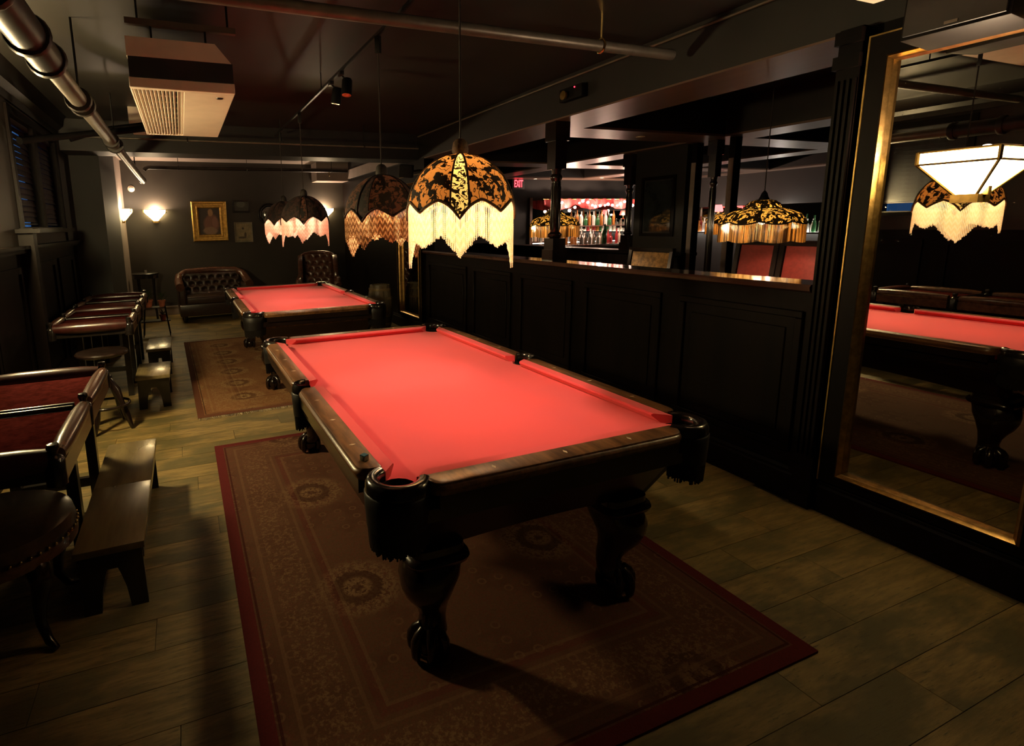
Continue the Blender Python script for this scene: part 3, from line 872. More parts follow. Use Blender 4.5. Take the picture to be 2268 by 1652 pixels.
t = thing('junction_box', 'pale box on the ceiling near the window pipe', 'box', (-1.43, 3.95, 2.57))
bevel(MB().box(-.10, .10, -.30, .30, 0, .18).build('body', 'cream_metal', t), .005)
# air cleaner hung from a strut
def air_cleaner(loc, label, second=False):
    t = thing('air_cleaner', label, 'air cleaner', loc, 0)
    w, l = .265, .80
    q = MB(); q.loft([[(-w, y, .0+.155), (w-.01, y, .155), (w-.09 if True else 0, y, .25), (-w, y, .25)] for y in (-l, l)])
    q.build('upper_body', 'cream_metal', t)
    MB().box(-w+.004, w-.004, -l+.004, l-.004, .05, .155).build('black_band', 'black_mat', t)
    q = MB()
    q.box(-w, w, -l, -l+.045, 0, .052).box(-w, w, l-.03, l, 0, .052).box(-w, -w+.012, -l+.045, l-.03, 0, .052)
    q.box(.0, w, -l+.045, l-.03, 0, .052)
    bevel(q.build('bottom_frame', 'cream_metal', t), .003, 1)
    s0 = None
    for i in range(13):
        x = -w+.022+i*.0195
        m_ = 'cream_metal'
        if s0 is None:
            s0 = MB().prism([(-.009, .001), (.001, .022), (.004, .021), (-.005, .0)], -l+.045, l-.03, 'y').build('louvre', m_, t)
            o = s0
        else: o = dup(s0, t)
        o.location = (x, 0, .0)
        if i > 10:  # last two slats paint in the streak of reflected sconce light
            o.data = o.data.copy() if i == 11 else o.data; o.material_slots[0].link = 'OBJECT'; o.material_slots[0].material = MATS['louvre_glint']; o.rotation_euler = (0, .55, 0)
    bar0 = None
    for i in range(9):
        y = -l+.12+i*.17
        b_ = MB().box(-w+.01, .0, -.002, .002, .022, .03).build('cross_wire', 'cream_metal', t) if bar0 is None else dup(bar0, t)
        if bar0 is None: bar0 = b_
        b_.location = (0, y, 0)
    MB().lathe([(.001, -.004), (.018, -.004), (.020, 0), (.001, .0)], 14, (.19, -l+.14, 0)).build('badge', 'metal_dark', t, smooth=40)
    for x in (-.14, .13):
        for y in (-l+.03, l-.2):
            MB().tube([(x, y, .245), (x, y, .34)], .006, 6).build('hanger_rod', 'metal_dark', t)
            MB().box(x-.016, x+.016, y-.012, y+.012, .225, .255).build('bracket', 'metal_dark', t)
    for y in (-l+.03, l-.2):
        MB().box(-.26, .29, y-.018, y+.018, .315, .345).build('strut', 'pipe_paint', t)
    for x, y in ((-.2, -l+.03), (.25, -l+.03), (-.2, l-.2), (.25, l-.2)):
        MB().tube([(x, y, .34), (x, y, ZC-loc[2])], .006, 6).build('hanger_rod', 'metal_dark', t)
    return t
air_cleaner((-1.065, 1.53, 2.295), 'cream and black air cleaner with louvred underside hung from the ceiling')
t = thing('access_panel', 'cream access panel on the ceiling, seen reflected at the top of the tall mirror', 'ceiling panel', (-.70, -.80, 2.67))
bevel(MB().box(-.45, .45, -.55, .55, 0, .03).build('plate', 'cream_metal', t), .004)
MB().box(-.42, .42, -.52, .52, .03, ZC-2.67).build('frame', 'cream_metal', t)
t = thing('ceiling_panel', 'cream ceiling panel by the beam above the tall mirror', 'ceiling panel', (1.40, -1.37, 2.45))
bevel(MB().box(-.3, .28, -.35, .34, 0, .03).build('plate', 'cream_metal', t), .004)
for x in (-.25, .22): MB().tube([(x, 0, .02), (x, 0, .30)], .005, 6).build('rod', 'metal_dark', t)

# ================================================================== SCONCES
def sconce(loc, rz, w, d, h, label, power, glass='sconce_glass'):
    """half pyramid of glass on a wall, wall plane is local y=0, room is local -y"""
    t = thing('wall_sconce', label, 'wall lamp', loc, rz, None)
    a = w/2
    tw = .035
    def quad(pts, nm, m): return MB().add(pts, [(0, 1, 2, 3)]).build(nm, m, t)
    band = .05
    q = MB().add([(-a, -d, h-band), (a, -d, h-band), (tw, -.035, 0), (-tw, -.035, 0)], [(0, 1, 2, 3)]); q.build('glass_panel', glass, t)
    MB().add([(-a, -d, h-band), (-a, 0, h-band), (-tw, 0, 0), (-tw, -.035, 0)], [(0, 1, 2, 3)]).build('glass_panel', glass, t)
    MB().add([(a, -d, h-band), (a, 0, h-band), (tw, 0, 0), (tw, -.035, 0)], [(0, 1, 2, 3)]).build('glass_panel', glass, t)
    q = MB().box(-a, a, -d, -d+.004, h-band, h).box(-a, -a+.004, -d, 0, h-band, h).box(a-.004, a, -d, 0, h-band, h)
    q.build('rim_glass', glass, t)
    q = MB()
    for z in (h, h-band): q.tube([(-a, 0, z), (-a, -d, z), (a, -d, z), (a, 0, z)], .005, 6)
    for sx in (-1, 1):
        q.tube([(sx*a, -d, h-band), (sx*tw, -.035, 0)], .006, 6); q.tube([(sx*a, -d, h-band), (sx*a, -d, h)], .008, 6)
    q.box(-tw-.01, tw+.01, -.045, 0, -.03, .004)
    q.build('frame', 'gold_dull', t)
    MB().box(-.06, .06, -.012, 0, .0, h-.04).build('backplate', 'gold_dull', t)
    MB().sphere((0, -d*.5, h-.09), .03, 12, 8).build('bulb', 'bulb_frost', t, smooth=80)
    point('bulb_light', (0, -d*.5, h-.01), power, (1, .72, .50), .04, t)
    return t
sconce((-1.545, YB, 1.70), 0, .36, .15, .20, 'glowing glass wall sconce left of the gilt portrait', P_SCONCE*1.6)
sconce((-2.03, 7.72, 1.70), PI/2, .32, .15, .20, 'glowing wall sconce on the pale return wall by the corner', P_SCONCE*1.3)
sconce((1.50, YB, 1.70), 0, .36, .15, .20, 'glowing wall sconce half hidden behind a dark dome lamp', P_SCONCE*1.6)
sconce((XL, 1.36, 1.635), PI/2, .26, .14, .18, 'glass wall sconce between the two blinded windows', P_SCONCE*1.0, 'sconce_glass_bright')
sconce((XR-.013, -1.352, 1.635), -PI/2, .26, .14, .18, 'bright glass sconce mounted on the tall wall mirror', P_SCONCE*1.3)

# ================================================================== BACK WALL PICTURES
def picture(x0, x1, z0, z1, fw_, depth, frame, canvas, name, label, cat):
    cx, cz = (x0+x1)/2, (z0+z1)/2; a, b = (x1-x0)/2, (z1-z0)/2
    t = thing(name, label, cat, (cx, YB, cz))
    prof = [(0, 0), (0, -depth*.7), (fw_*.12, -depth), (fw_*.28, -depth*.95), (fw_*.36, -depth*.6), (fw_*.62, -depth*.55), (fw_*.72, -depth*.75), (fw_*.85, -depth*.7), (fw_, -depth*.25), (fw_, 0)]
    ring = []
    for sx, sz in ((-1, -1), (1, -1), (1, 1), (-1, 1)):
        ring.append([(sx*(a-d), y, sz*(b-d)) for d, y in prof])
    MB().loft(ring, loop=True).build('frame', frame, t, smooth=25)
    MB().box(-a+fw_*.9, a-fw_*.9, -depth*.25, -.002, -b+fw_*.9, b-fw_*.9).build('canvas', canvas, t)
    return t
picture(-.945, -.335, 1.322, 2.045, .125, .06, 'gold_frame', 'canvas_figure', 'framed_portrait', 'portrait painting in a wide gilt frame above the sofa', 'painting')
picture(-.22, .085, 1.835, 2.065, .03, .02, 'black_wood', 'canvas_dark', 'framed_picture', 'small dark picture in a black frame beside the gilt portrait', 'painting')
picture(-.215, .115, 1.285, 1.66, .028, .02, 'frame_silver', 'canvas_sketch', 'framed_sketch', 'pale sketch in a thin gilded frame beside the gilt portrait', 'picture')
t = thing('round_wall_mirror', 'round convex mirror in a ribbed black frame on the back wall', 'mirror', (.45, YB, 1.795))
o = MB().lathe([(.15, 0), (.215, 0), (.215, .02), (.20, .045), (.185, .035), (.17, .045), (.15, .02)], 32).build('frame', 'black_wood', t, smooth=30); o.rotation_euler = (PI/2, 0, 0)
o = MB().lathe([(.155, .012), (.12, .03), (.07, .042), (.001, .047)], 32).build('glass', 'silver_plate', t, smooth=80); o.rotation_euler = (PI/2, 0, 0)
t = thing('security_camera', 'small white dome camera high in the corner by the sconce', 'camera', (-1.89, YB, 2.263))
o = MB().lathe([(.055, 0), (.055, .02), (.045, .03), (.001, .03)], 18).build('base', 'cream_metal', t, smooth=40); o.rotation_euler = (PI/2, 0, 0)
MB().sphere((0, -.04, -.005), .038, 14, 10).build('dome', 'bottle_white', t, smooth=80)

# ================================================================== SOFA AND ARMCHAIR
def tufted(w, h, x0, z0, yb, lean, px, pz, thick, top_round=0):
    """buttoned back facing -y; returns builder and button points"""
    nu, nv = int(w/.0145), int(h/.0145); g = MB(); rings = []; btn = []
    rows_ = int(h/pz)
    pts = []
    for r_ in range(rows_):
        z = (r_+.5)*pz+(h-rows_*pz)/2
        n = int(w/px)
        for c in range(n+1):
            x = (c+(0 if r_ % 2 else .5)-n/2)*px
            if abs(x) < w/2-.02: pts.append((x, z))
    def f(x, z):
        d = 0
        for bx, bz in pts:
            rr = ((x-bx)/px)**2+((z-bz)/pz)**2
            if rr < .5: d = max(d, math.exp(-rr*16))
        # diagonal pleats
        a = ((x/px+z/pz/2) % 1.0); b = ((x/px-z/pz/2) % 1.0)
        e = min(abs(a-.5), abs(b-.5))
        return d*.035
    for i in range(nu+1):
        x = -w/2+w*i/nu; col = []
        for j in range(nv+1):
            z = h*j/nv
            edge = min(1, (w/2-abs(x))/.05)
            y = yb+lean*z-thick*math.sqrt(max(0, min(1, .3+.7*edge)))+f(x, z)
            col.append((x0+x, y, z0+z))
        rings.append(col)
    g.loft(rings, caps=False, closed=False)
    g.loft([[(x0-w/2, yb+.0, z0), (x0+w/2, yb, z0), (x0+w/2, yb+.02, z0), (x0-w/2, yb+.02, z0)], [(x0-w/2, yb+lean*h, z0+h), (x0+w/2, yb+lean*h, z0+h), (x0+w/2, yb+lean*h+.02, z0+h), (x0-w/2, yb+lean*h+.02, z0+h)]])
    btn = [(x0+bx, yb+lean*bz-thick+.03, z0+bz) for bx, bz in pts]
    return g, btn
def sofa():
    t = thing('chesterfield_sofa', 'brown buttoned leather chesterfield sofa under the gilt portrait', 'sofa', (-.70, 7.62, 0), R(3))
    w = 1.18
    bevel(MB().box(-w/2, w/2, -.36, .30, .10, .30).build('base', 'leather_sofa', t), .015)
    bevel(MB().box(-w/2+.11, w/2-.11, -.40, .14, .30, .43).build('seat_cushion', 'leather_sofa', t), .035, 3)
    g, btn = tufted(w-.16, .36, 0, .42, .22, .15, .135, .10, .07)
    o = g.build('back', 'leather_sofa', t, smooth=60)
    b0 = None
    for p in btn:
        if b0 is None: b0 = MB().sphere((0, 0, 0), .010, 8, 5).build('button', 'leather_sofa', o, smooth=80); b0.location = p
        else: dup(b0, o, p)
    MB().tube([(-w/2+.03, -.02, .66), (-w/2+.05, .18, .74), (-w/2+.16, .27, .80), (0, .29, .82), (w/2-.16, .27, .80), (w/2-.05, .18, .74), (w/2-.03, -.02, .66)], .062, 14).build('top_roll', 'leather_brown', t, smooth=70)
    for s in (-1, 1):
        bevel(MB().box(s*(w/2-.055)-.055, s*(w/2-.055)+.055, -.36, .28, .28, .60).build('arm', 'leather_sofa', t), .03, 3)
        MB().tube([(s*(w/2-.03), -.385, .60), (s*(w/2-.03), -.2, .63), (s*(w/2-.03), .02, .67)], .068, 14).build('arm_roll', 'leather_brown', t, smooth=70)
        for y in (-.31, .24): MB().lathe([(.022, 0), (.032, .03), (.036, .10)], 10, (s*(w/2-.08), y, 0)).build('foot', 'black_wood', t, smooth=50)
sofa()
def armchair():
    t = thing('wingback_armchair', 'buttoned brown leather wingback armchair in the far corner', 'armchair', (1.05, 7.05, 0), R(-12))
    bevel(MB().box(-.34, .34, -.36, .30, .14, .32).build('base', 'leather_brown', t), .02)
    bevel(MB().box(-.25, .25, -.40, .20, .32, .45).build('seat_cushion', 'leather_brown', t), .04, 3)
    g, btn = tufted(.54, .64, 0, .42, .24, .22, .125, .105, .075)
    o = g.build('back', 'leather_brown', t, smooth=60)
    b0 = None
    for p in btn:
        if b0 is None: b0 = MB().sphere((0, 0, 0), .011, 8, 5).build('button', 'leather_brown', o, smooth=80); b0.location = p
        else: dup(b0, o, p)
    MB().tube([(-.30, .28, 1.02), (-.24, .35, 1.06), (-.1, .37, 1.085), (.1, .37, 1.085), (.24, .35, 1.06), (.30, .28, 1.02)], .036, 12).build('top_roll', 'leather_brown', t, smooth=70)
    for s in (-1, 1):
        q = MB(); rings = []
        for z, y0, y1 in ((.46, -.05, .30), (.62, -.12, .32), (.80, -.10, .35), (.95, .02, .38), (1.04, .16, .40)):
            rings.append([(s*.27, y0, z), (s*.31, y0-.02, z), (s*.345, y0, z), (s*.345, y1, z), (s*.27, y1, z)])
        q.loft(rings); q.build('wing', 'leather_brown', t, smooth=50)
        bevel(MB().box(s*.31-.05, s*.31+.05, -.34, .26, .30, .60).build('arm', 'leather_brown', t), .025, 3)
        MB().tube([(s*.335, -.39, .56), (s*.335, -.33, .62), (s*.33, -.1, .645), (s*.32, .2, .67)], [.05, .058, .056, .05], 12).build('arm_roll', 'leather_brown', t, smooth=70)
        for y in (-.32, .25): MB().lathe([(.018, 0), (.028, .05), (.034, .15)], 10, (s*.29, y, 0)).build('foot', 'black_wood', t, smooth=50)
armchair()

# ================================================================== SMALL FAR FURNITURE
t = thing('side_table', 'small round side table against the far corner', 'table', (-1.775, 7.80, 0))
MB().lathe([(.001, .80), (.20, .80), (.215, .81), (.215, .822), (.20, .83), (.001, .83)], 28).build('top', 'black_wood', t, smooth=40)
MB().lathe([(.20, .74), (.20, .80)], 28).build('apron', 'black_wood', t)
for k in range(4):
    a = PI/4+k*PI/2
    MB().tube([(.17*math.cos(a), .17*math.sin(a), .78), (.155*math.cos(a), .155*math.sin(a), .4), (.18*math.cos(a), .18*math.sin(a), 0)], [.02, .014, .012], 8).build('leg', 'black_wood', t, smooth=60)
t = thing('shot_glass', 'tiny glass standing on the round side table', 'glass', (-1.76, 7.74, .83))
MB().lathe([(.001, .004), (.016, .0), (.020, .05), (.018, .05), (.014, .008), (.001, .008)], 14).build('body', 'bottle_clear', t, smooth=50)
t = thing('plant_stand', 'low black wire stand holding terracotta pots', 'plant stand', (-1.60, 6.25, 0))
for z, w in ((.22, .20), (.42, .13)):
    MB().box(-w, w, -.10, .10, z, z+.012).build('shelf', 'black_wood', t)
for x in (-.18, .18):
    for y in (-.09, .09): MB().tube([(x, y, 0), (x*.75, y, .44)], .008, 6).build('leg', 'black_wood', t)
def pot(loc, s, label, leafy):
    t = thing('potted_plant', label, 'plant', loc)
    MB().lathe([(.001, 0), (.040*s, 0), (.056*s, .085*s), (.062*s, .085*s), (.062*s, .105*s), (.054*s, .105*s), (.050*s, .09*s), (.001, .09*s)], 18).build('pot', 'terracotta', t, smooth=40)
    l0 = None
    for i in range(leafy):
        a = i*2.4; el = .5+.5*random.random(); L = (.09+.06*random.random())*s
        if l0 is None:
            l0 = MB().add([(0, 0, 0), (.4, -.13, .12), (1, 0, .05), (.4, .13, .12), (.45, 0, .02)], [(0, 1, 4), (1, 2, 4), (2, 3, 4), (3, 0, 4)]).build('leaf', 'leaf', t); o = l0
        else: o = dup(l0, t)
        o.location = (0, 0, .09*s+.004*i); o.rotation_euler = (0, -el, a); o.scale = (L, L, L)
pot((-1.50, 6.24, .433), .9, 'terracotta pot with a leafy plant on the upper tier of the stand', 16)
pot((-1.50, 6.19, .233), .8, 'terracotta pot with a small plant on the lower tier of the stand', 8)
pot((-1.68, 6.28, .433), 1.0, 'bushy leafy plant in a terracotta pot at the window side of the stand', 26)
t = thing('wooden_barrel', 'small wooden barrel with metal hoops beside the narrow wall mirror', 'barrel', (1.60, 5.32, 0))
prof = [(.150+.045*math.sin(PI*i/10), .66*i/10) for i in range(11)]
for k in range(16):
    a0, a1 = 2*PI*k/16+.012, 2*PI*(k+1)/16-.012
    q = MB(); rings = []
    for r, z in prof: rings.append([(r*math.cos(a0), r*math.sin(a0), z), (r*math.cos((a0+a1)/2)*1.008, r*math.sin((a0+a1)/2)*1.008, z), (r*math.cos(a1), r*math.sin(a1), z), ((r-.02)*math.cos(a1), (r-.02)*math.sin(a1), z), ((r-.02)*math.cos(a0), (r-.02)*math.sin(a0), z)])
    q.loft(rings); q.build('stave', 'barrel_wood', t, smooth=30)
for i in (1, 3, 7, 9):
    r, z = prof[i]; MB().lathe([(r+.001, z-.018), (r+.006, z-.018), (r+.007, z+.018), (r+.001, z+.018)], 28).build('hoop', 'hoop', t, smooth=40)
MB().lathe([(.001, .632), (.148, .632), (.148, .645), (.001, .645)], 24).build('lid', 'barrel_wood', t)

# ================================================================== LEFT SIDE: CARD TABLES, BENCHES, STOOLS
def card_table(y0, y1, label):
    x1 = -1.585; x0 = -2.22; zt = .80
    t = thing('padded_card_table', label, 'table', ((x0+x1)/2, (y0+y1)/2, 0))
    a, b = (x1-x0)/2, (y1-y0)/2
    MB().box(-a+.02, a-.02, -b+.02, b-.02, .70, .755).build('frame', 'black_wood', t)
    for (p, q_) in ((-b+.065, -.035), (.035, b-.065)):
        bevel(MB().box(-a+.06, a-.055, p, q_, .755, .778).build('leather_panel', 'leather_red', t), .006)
    for yy in (-.022, .022): MB().tube([(-a+.06, yy, .785), (a-.075, yy, .785)], .012, 8).build('divider', 'black_wood', t, smooth=60)
    for s in (-1, 1):
        for (p, q_) in ((-b+.045, -.04), (.04, b-.045)):
            pts = [(s*(a-.03), p+(q_-p)*i/6, zt-.012) for i in range(7)]
            MB().tube(pts, [.026, .034, .036, .036, .036, .034, .026], 14).build('padded_roll', 'leather_brown', t, smooth=60)
            MB().box(s*(a-.02)-.012, s*(a-.02)+.012, p, q_, .69, .765).build('side_board', 'leather_brown', t)
        pts = [(-a+.05+(2*a-.10)*i/6, s*(b-.025), zt-.022) for i in range(7)]
        MB().tube(pts, [.036, .046, .050, .050, .050, .048, .040], 14).build('padded_roll', 'roll_red', t, smooth=60)
    for sx in (-1, 1):
        for yy in (-b+.015, 0, b-.015):
            MB().lathe([(.034, .69), (.034, .775), (.028, .79), (.014, .80), (.016, .812), (.022, .824), (.018, .838), (.001, .842)], 14, (sx*(a-.035), yy, 0)).build('corner_post', 'pocket_leather', t, smooth=50)
        for yy in (.06, b-.035):
            MB().box(sx*(a-.13)-.025, sx*(a-.13)+.025, yy-.025, yy+.025, 0, .70).build('leg', 'black_wood', t)
    MB().box(-a+.15, a-.15, b-.05, b-.02, .14, .19).build('stretcher', 'black_wood', t)
    return t
card_table(-.52, .79, 'leather-topped card table with padded rolls beside the long two-board bench')
card_table(2.47, 3.58, 'leather-topped card table with padded rolls behind the round swivel stool')
card_table(3.66, 4.70, 'leather-topped card table with padded rolls nearest the plant stand')
def bench(x0, x1, y0, y1, h, label, boards):
    t = thing('wooden_bench', label, 'bench', ((x0+x1)/2, (y0+y1)/2, 0))
    a, b = (x1-x0)/2, (y1-y0)/2
    n = boards; L = 2*b/n
    for i in range(n):
        bevel(MB().box(-a, a, -b+i*L+.001, -b+(i+1)*L-.001, h-.03, h).build('board', 'bench_wood', t), .003)
    hh = h-.03
    poly = [(-a+.01, 0), (-a+.075, 0), (-a+.085, hh*.35), (-a+.10, hh*.58), (-.02, hh*.70), (.02, hh*.70), (a-.10, hh*.58), (a-.085, hh*.35), (a-.075, 0), (a-.01, 0), (a-.015, hh), (-a+.015, hh)]
    for yy in (-b+.03, b-.055): MB().prism(poly, yy, yy+.025, 'y').build('leg_board', 'black_wood', t)
    for s in (-1, 1): MB().box(s*(a-.02)-.009, s*(a-.02)+.009, -b+.055, b-.055, hh-.07, hh).build('apron', 'black_wood', t)
    return t
bench(-1.655, -1.395, -.30, .92, .30, 'long dark bench with two-board seat beside the dark red rug', 2)
bench(-1.625, -1.345, 2.52, 3.06, .30, 'short wooden bench in front of the swivel stool, beside the rust rug', 1)
bench(-1.60, -1.355, 3.72, 4.38, .30, 'short wooden bench beyond the other short bench, toward the sofa', 1)
t = thing('swivel_stool', 'round wooden swivel stool with foot ring and splayed legs', 'stool', (-1.80, 2.16, 0), .3)
MB().lathe([(.001, .60), (.17, .60), (.185, .61), (.188, .622), (.178, .632), (.001, .628)], 28).build('seat', 'dark_wood', t, smooth=40)
MB().lathe([(.018, .38), (.018, .60)], 10).build('screw_post', 'metal_dark', t, smooth=60)
MB().lathe([(.03, .36), (.055, .40), (.05, .43), (.03, .45)], 14).build('hub', 'dark_wood', t, smooth=50)
for k in range(4):
    a = PI/4+k*PI/2; c_, s_ = math.cos(a), math.sin(a)
    MB().tube([(.03*c_, .03*s_, .41), (.09*c_, .09*s_, .32), (.12*c_, .12*s_, .22), (.15*c_, .15*s_, .12), (.185*c_, .185*s_, .012)], [.020, .028, .020, .026, .014], 10).build('leg', 'dark_wood', t, smooth=60)
MB().tube([(.155*math.cos(2*PI*i/28), .155*math.sin(2*PI*i/28), .20) for i in range(28)], .011, 8, loop=True).build('foot_ring', 'dark_wood', t, smooth=60)
t = thing('upholstered_stool', 'round upholstered stool with nailhead trim and cabriole legs by the near card table', 'stool', (-1.93, -.215, 0))
MB().lathe([(.001, .37), (.27, .37), (.285, .385), (.290, .42), (.282, .455), (.24, .475), (.001, .485)], 36).build('seat', 'leather_sofa', t, smooth=50)
MB().lathe([(.27, .345), (.291, .35), (.293, .39), (.28, .395)], 36).build('seat_rail', 'leather_brown', t, smooth=40)
n0 = None
for i in range(56):
    a = 2*PI*i/56
    if n0 is None: n0 = MB().sphere((0, 0, 0), .007, 7, 5).build('nailhead', 'brass', t, smooth=80); o = n0
    else: o = dup(n0, t)
    o.location = (.293*math.cos(a), .293*math.sin(a), .40)
for k in range(4):
    a = -PI/4+k*PI/2; c_, s_ = math.cos(a), math.sin(a)
    MB().tube([(.22*c_, .22*s_, .37), (.265*c_, .265*s_, .33), (.275*c_, .275*s_, .28), (.245*c_, .245*s_, .18), (.235*c_, .235*s_, .10), (.27*c_, .27*s_, .03), (.31*c_, .31*s_, .012)], [.034, .042, .036, .024, .018, .016, .011], 12).build('leg', 'dark_wood', t, smooth=60)

# ================================================================== SPEAKERS, EMERGENCY LIGHT
def speaker(loc, rot, w, d, h, label, arm):
    t = thing('loudspeaker', label, 'speaker', loc)
    e = t; e.rotation_euler = rot
    bevel(MB().box(-w/2, w/2, -d/2, d/2, 0, h).build('cabinet', 'speaker_black', t), .008)
    bevel(MB().box(-w/2-.012, -w/2+.0, -d/2+.012, d/2-.012, .012, h-.012).build('grille', 'black_mat', t), .004)
    MB().tube(arm, .014, 8).build('bracket', 'metal_dark', t, smooth=60)
    MB().box(-w/2-.016, -w/2-.011, -.02, .02, .02, .03).build('badge', 'pipe_paint', t)
speaker((1.66, 4.30, 2.17), (.12, .1, -.5), .17, .20, .16, 'black loudspeaker on a bracket above the narrow wall mirror', [(.08, .0, .08), (.16, .05, .10), (.24, .10, .10)])
speaker((1.74, -1.335, 2.245), (0, .06, .03), .22, .33, .17, 'large black loudspeaker over the tall wall mirror', [(.1, 0, .15), (.15, 0, .17), (.17, 0, .17)])
t = thing('emergency_light', 'small black emergency lamp head with a red indicator on the beam', 'emergency light', (XR, 1.22, 2.58))
bevel(MB().box(-.06, 0, -.14, .14, -.05, .05).build('body', 'speaker_black', t), .006)
o = MB().lathe([(.001, .0), (.028, .004), (.034, .02), (.036, .03), (.001, .034)], 16, (0, 0, 0)).build('lamp_head', 'gold_dull', t, smooth=50); o.location = (-.065, .05, -.01); o.rotation_euler = (0, -PI/2, 0)
MB().sphere((-.062, -.055, .035), .006, 8, 6).build('indicator', 'led_red', t)

# ================================================================== BAR SIDE
def turned_post(name, x, y, z0, z1, s, label, cat='post', mat='dark_wood'):
    t = thing(name, label, cat, (x, y, z0)); H = z1-z0
    MB().box(-.10*s, .10*s, -.10*s, .10*s, 0, .10).box(-.085*s, .085*s, -.085*s, .085*s, .10, .20).build('plinth', mat, t)
    MB().lathe([(.055*s, .20), (.075*s, .22), (.075*s, .24), (.05*s, .26), (.058*s, .30), (.052*s, H-.52), (.05*s, H-.50), (.066*s, H-.48), (.066*s, H-.46), (.05*s, H-.44), (.06*s, H-.40)], 20).build('shaft', mat, t, smooth=40)
    MB().box(-.075*s, .075*s, -.075*s, .075*s, H-.40, H-.16).box(-.095*s, .095*s, -.095*s, .095*s, H-.16, H).build('capital', mat, t)
    for k in range(12):
        a = 2*PI*k/12
        MB().tube([(.054*s*math.cos(a), .054*s*math.sin(a), .33), (.051*s*math.cos(a), .051*s*math.sin(a), H-.55)], .006*s, 5).build('flute', mat, t, smooth=60)
    return t
turned_post('turned_post', XR+.09, 1.57, 1.208, 2.418, .8, 'fluted dark wooden post standing on the panelled half wall')
# second partition with a dark panel and posts
pw = struct(MB().box(4.42, 4.56, 2.26, BY, 0, 1.12).box(4.36, 4.62, 2.26, BY, 1.12, 1.16).build('wall_partition', 'panel_wood'))
pw = struct(MB().box(4.43, 4.55, 2.33, 3.12, 1.16, 2.42).build('wall_bar_panel', 'black_paint'))
q = MB()
for (a, b, c, d) in ((2.46, 3.0, 1.35, 1.39), (2.46, 3.0, 2.05, 2.09), (2.46, 2.50, 1.39, 2.05), (2.96, 3.0, 1.39, 2.05)): q.box(4.415, 4.43, a, b, c, d)
q.build('panel_moulding', 'panel_wood', pw)
MB().box(4.424, 4.43, 2.52, 2.94, 1.41, 2.03).build('pane', 'glass_dark', pw)
turned_post('turned_post', 4.49, 3.28, 1.16, 2.42, .75, 'fluted dark post on the second partition beside the bar counter')
turned_post('turned_post', 4.49, 2.00, 0, 2.42, .62, 'slender full height post at the end of the second partition')
for y, nm in ((2.24, 'a'), (1.76, 'b')):
    t = thing('cabinet_upright', {'a': 'square upright with bar light painted on its face against the dark bar panel', 'b': 'square upright with bar light painted on its face at the free end of the partition'}[nm], 'post', (4.49, y, 0))
    MB().box(-.05, .05, -.035, .035, 0, 2.42).build('core', 'panel_wood', t)
    MB().box(-.055, -.05, -.03, .03, .3, 2.2).build('face', 'pale_lit_plaster', t)  # pale strip paints bar light onto the upright
# shade of a flat bar lamp
def bar_lamp(loc, label, rz):
    t = thing('bar_lamp', label, 'lamp', loc, rz)
    N_ = 96
    def lob(th): return abs(math.cos(4*th))
    def ring(r, z, k=0, dz=0): return [(r*(1+k*(lob(2*PI*i/N_)-.5))*math.cos(2*PI*i/N_), r*(1+k*(lob(2*PI*i/N_)-.5))*math.sin(2*PI*i/N_), z-dz*lob(2*PI*i/N_)) for i in range(N_)]
    q = MB(); q.loft([ring(.035, .235), ring(.09, .228), ring(.115, .20), ring(.14, .165, .04)], caps=False); q.build('crown', 'shade_bar', t, smooth=60)
    q = MB(); q.loft([ring(.14, .165, .04), ring(.21, .145, .05), ring(.268, .120, .06), ring(.305, .085, .07, .012), ring(.315, .058, .07, .022)], caps=False); q.build('shade', 'shade_bar', t, smooth=60)
    for r, z, k, dz in ((.14, .166, .04, 0), (.316, .058, .07, .022)):
        MB().tube(ring(r, z, k, dz), .006, 6, loop=True).build('braid', 'trim_dark', t, smooth=60)
    for k in range(8):
        a = PI/4*k+PI/8; pts = [(r*math.cos(a), r*math.sin(a), z) for r, z in ((.045, .235), (.115, .203), (.138, .167), (.205, .147), (.259, .122), (.292, .087), (.299, .060))]
        MB().tube(pts, .006, 6).build('rib_braid', 'trim_dark', t, smooth=60)
    q = MB()
    for i in range(200):
        th = 2*PI*(i+.5)/200; l = lob(th); r = .312*(1+.07*(l-.5)); z0 = .058-.022*l; z1 = -.098-.016*l
        pts = []; rad = []
        for j in range(6): pts.append((r*math.cos(th), r*math.sin(th), z0+(z1-z0)*j/5)); rad.append(.0046 if j not in (1,) else .003)
        q.tube(pts, rad, 4)
    tag(q.build('silk_fringe', 'tassel_gold', t, smooth=80), kind='stuff')
    MB().lathe([(.006, .31), (.022, .29), (.03, .262), (.042, .24), (.042, .228)], 14).build('cap', 'metal_dark', t, smooth=50)
    MB().tube([(0, 0, .30), (0, 0, 2.80-loc[2]-.02)], .004, 6).build('cord', 'trim_dark', t)
    MB().lathe([(.001, 0), (.09, 0), (.085, -.02), (.03, -.035), (.001, -.035)], 20, (0, 0, 2.80-loc[2])).build('canopy', 'metal_dark', t, smooth=40)
    MB().sphere((0, 0, .06), .03, 12, 8).build('bulb', 'bulb_frost', t, smooth=80)
    point('bulb_light', (0, 0, .0), 20, (1, .74, .44), .03, t)
bar_lamp((3.39, .60, 1.47), 'black and gold shade with long gold silk fringe above the red chairs', R(10))
bar_lamp((3.39, 3.42, 1.47), 'black and gold fringed shade behind the post on the half wall', R(25))
bar_lamp((5.70, 2.66, 1.46), 'black and gold fringed shade half hidden behind a larger one', R(0))
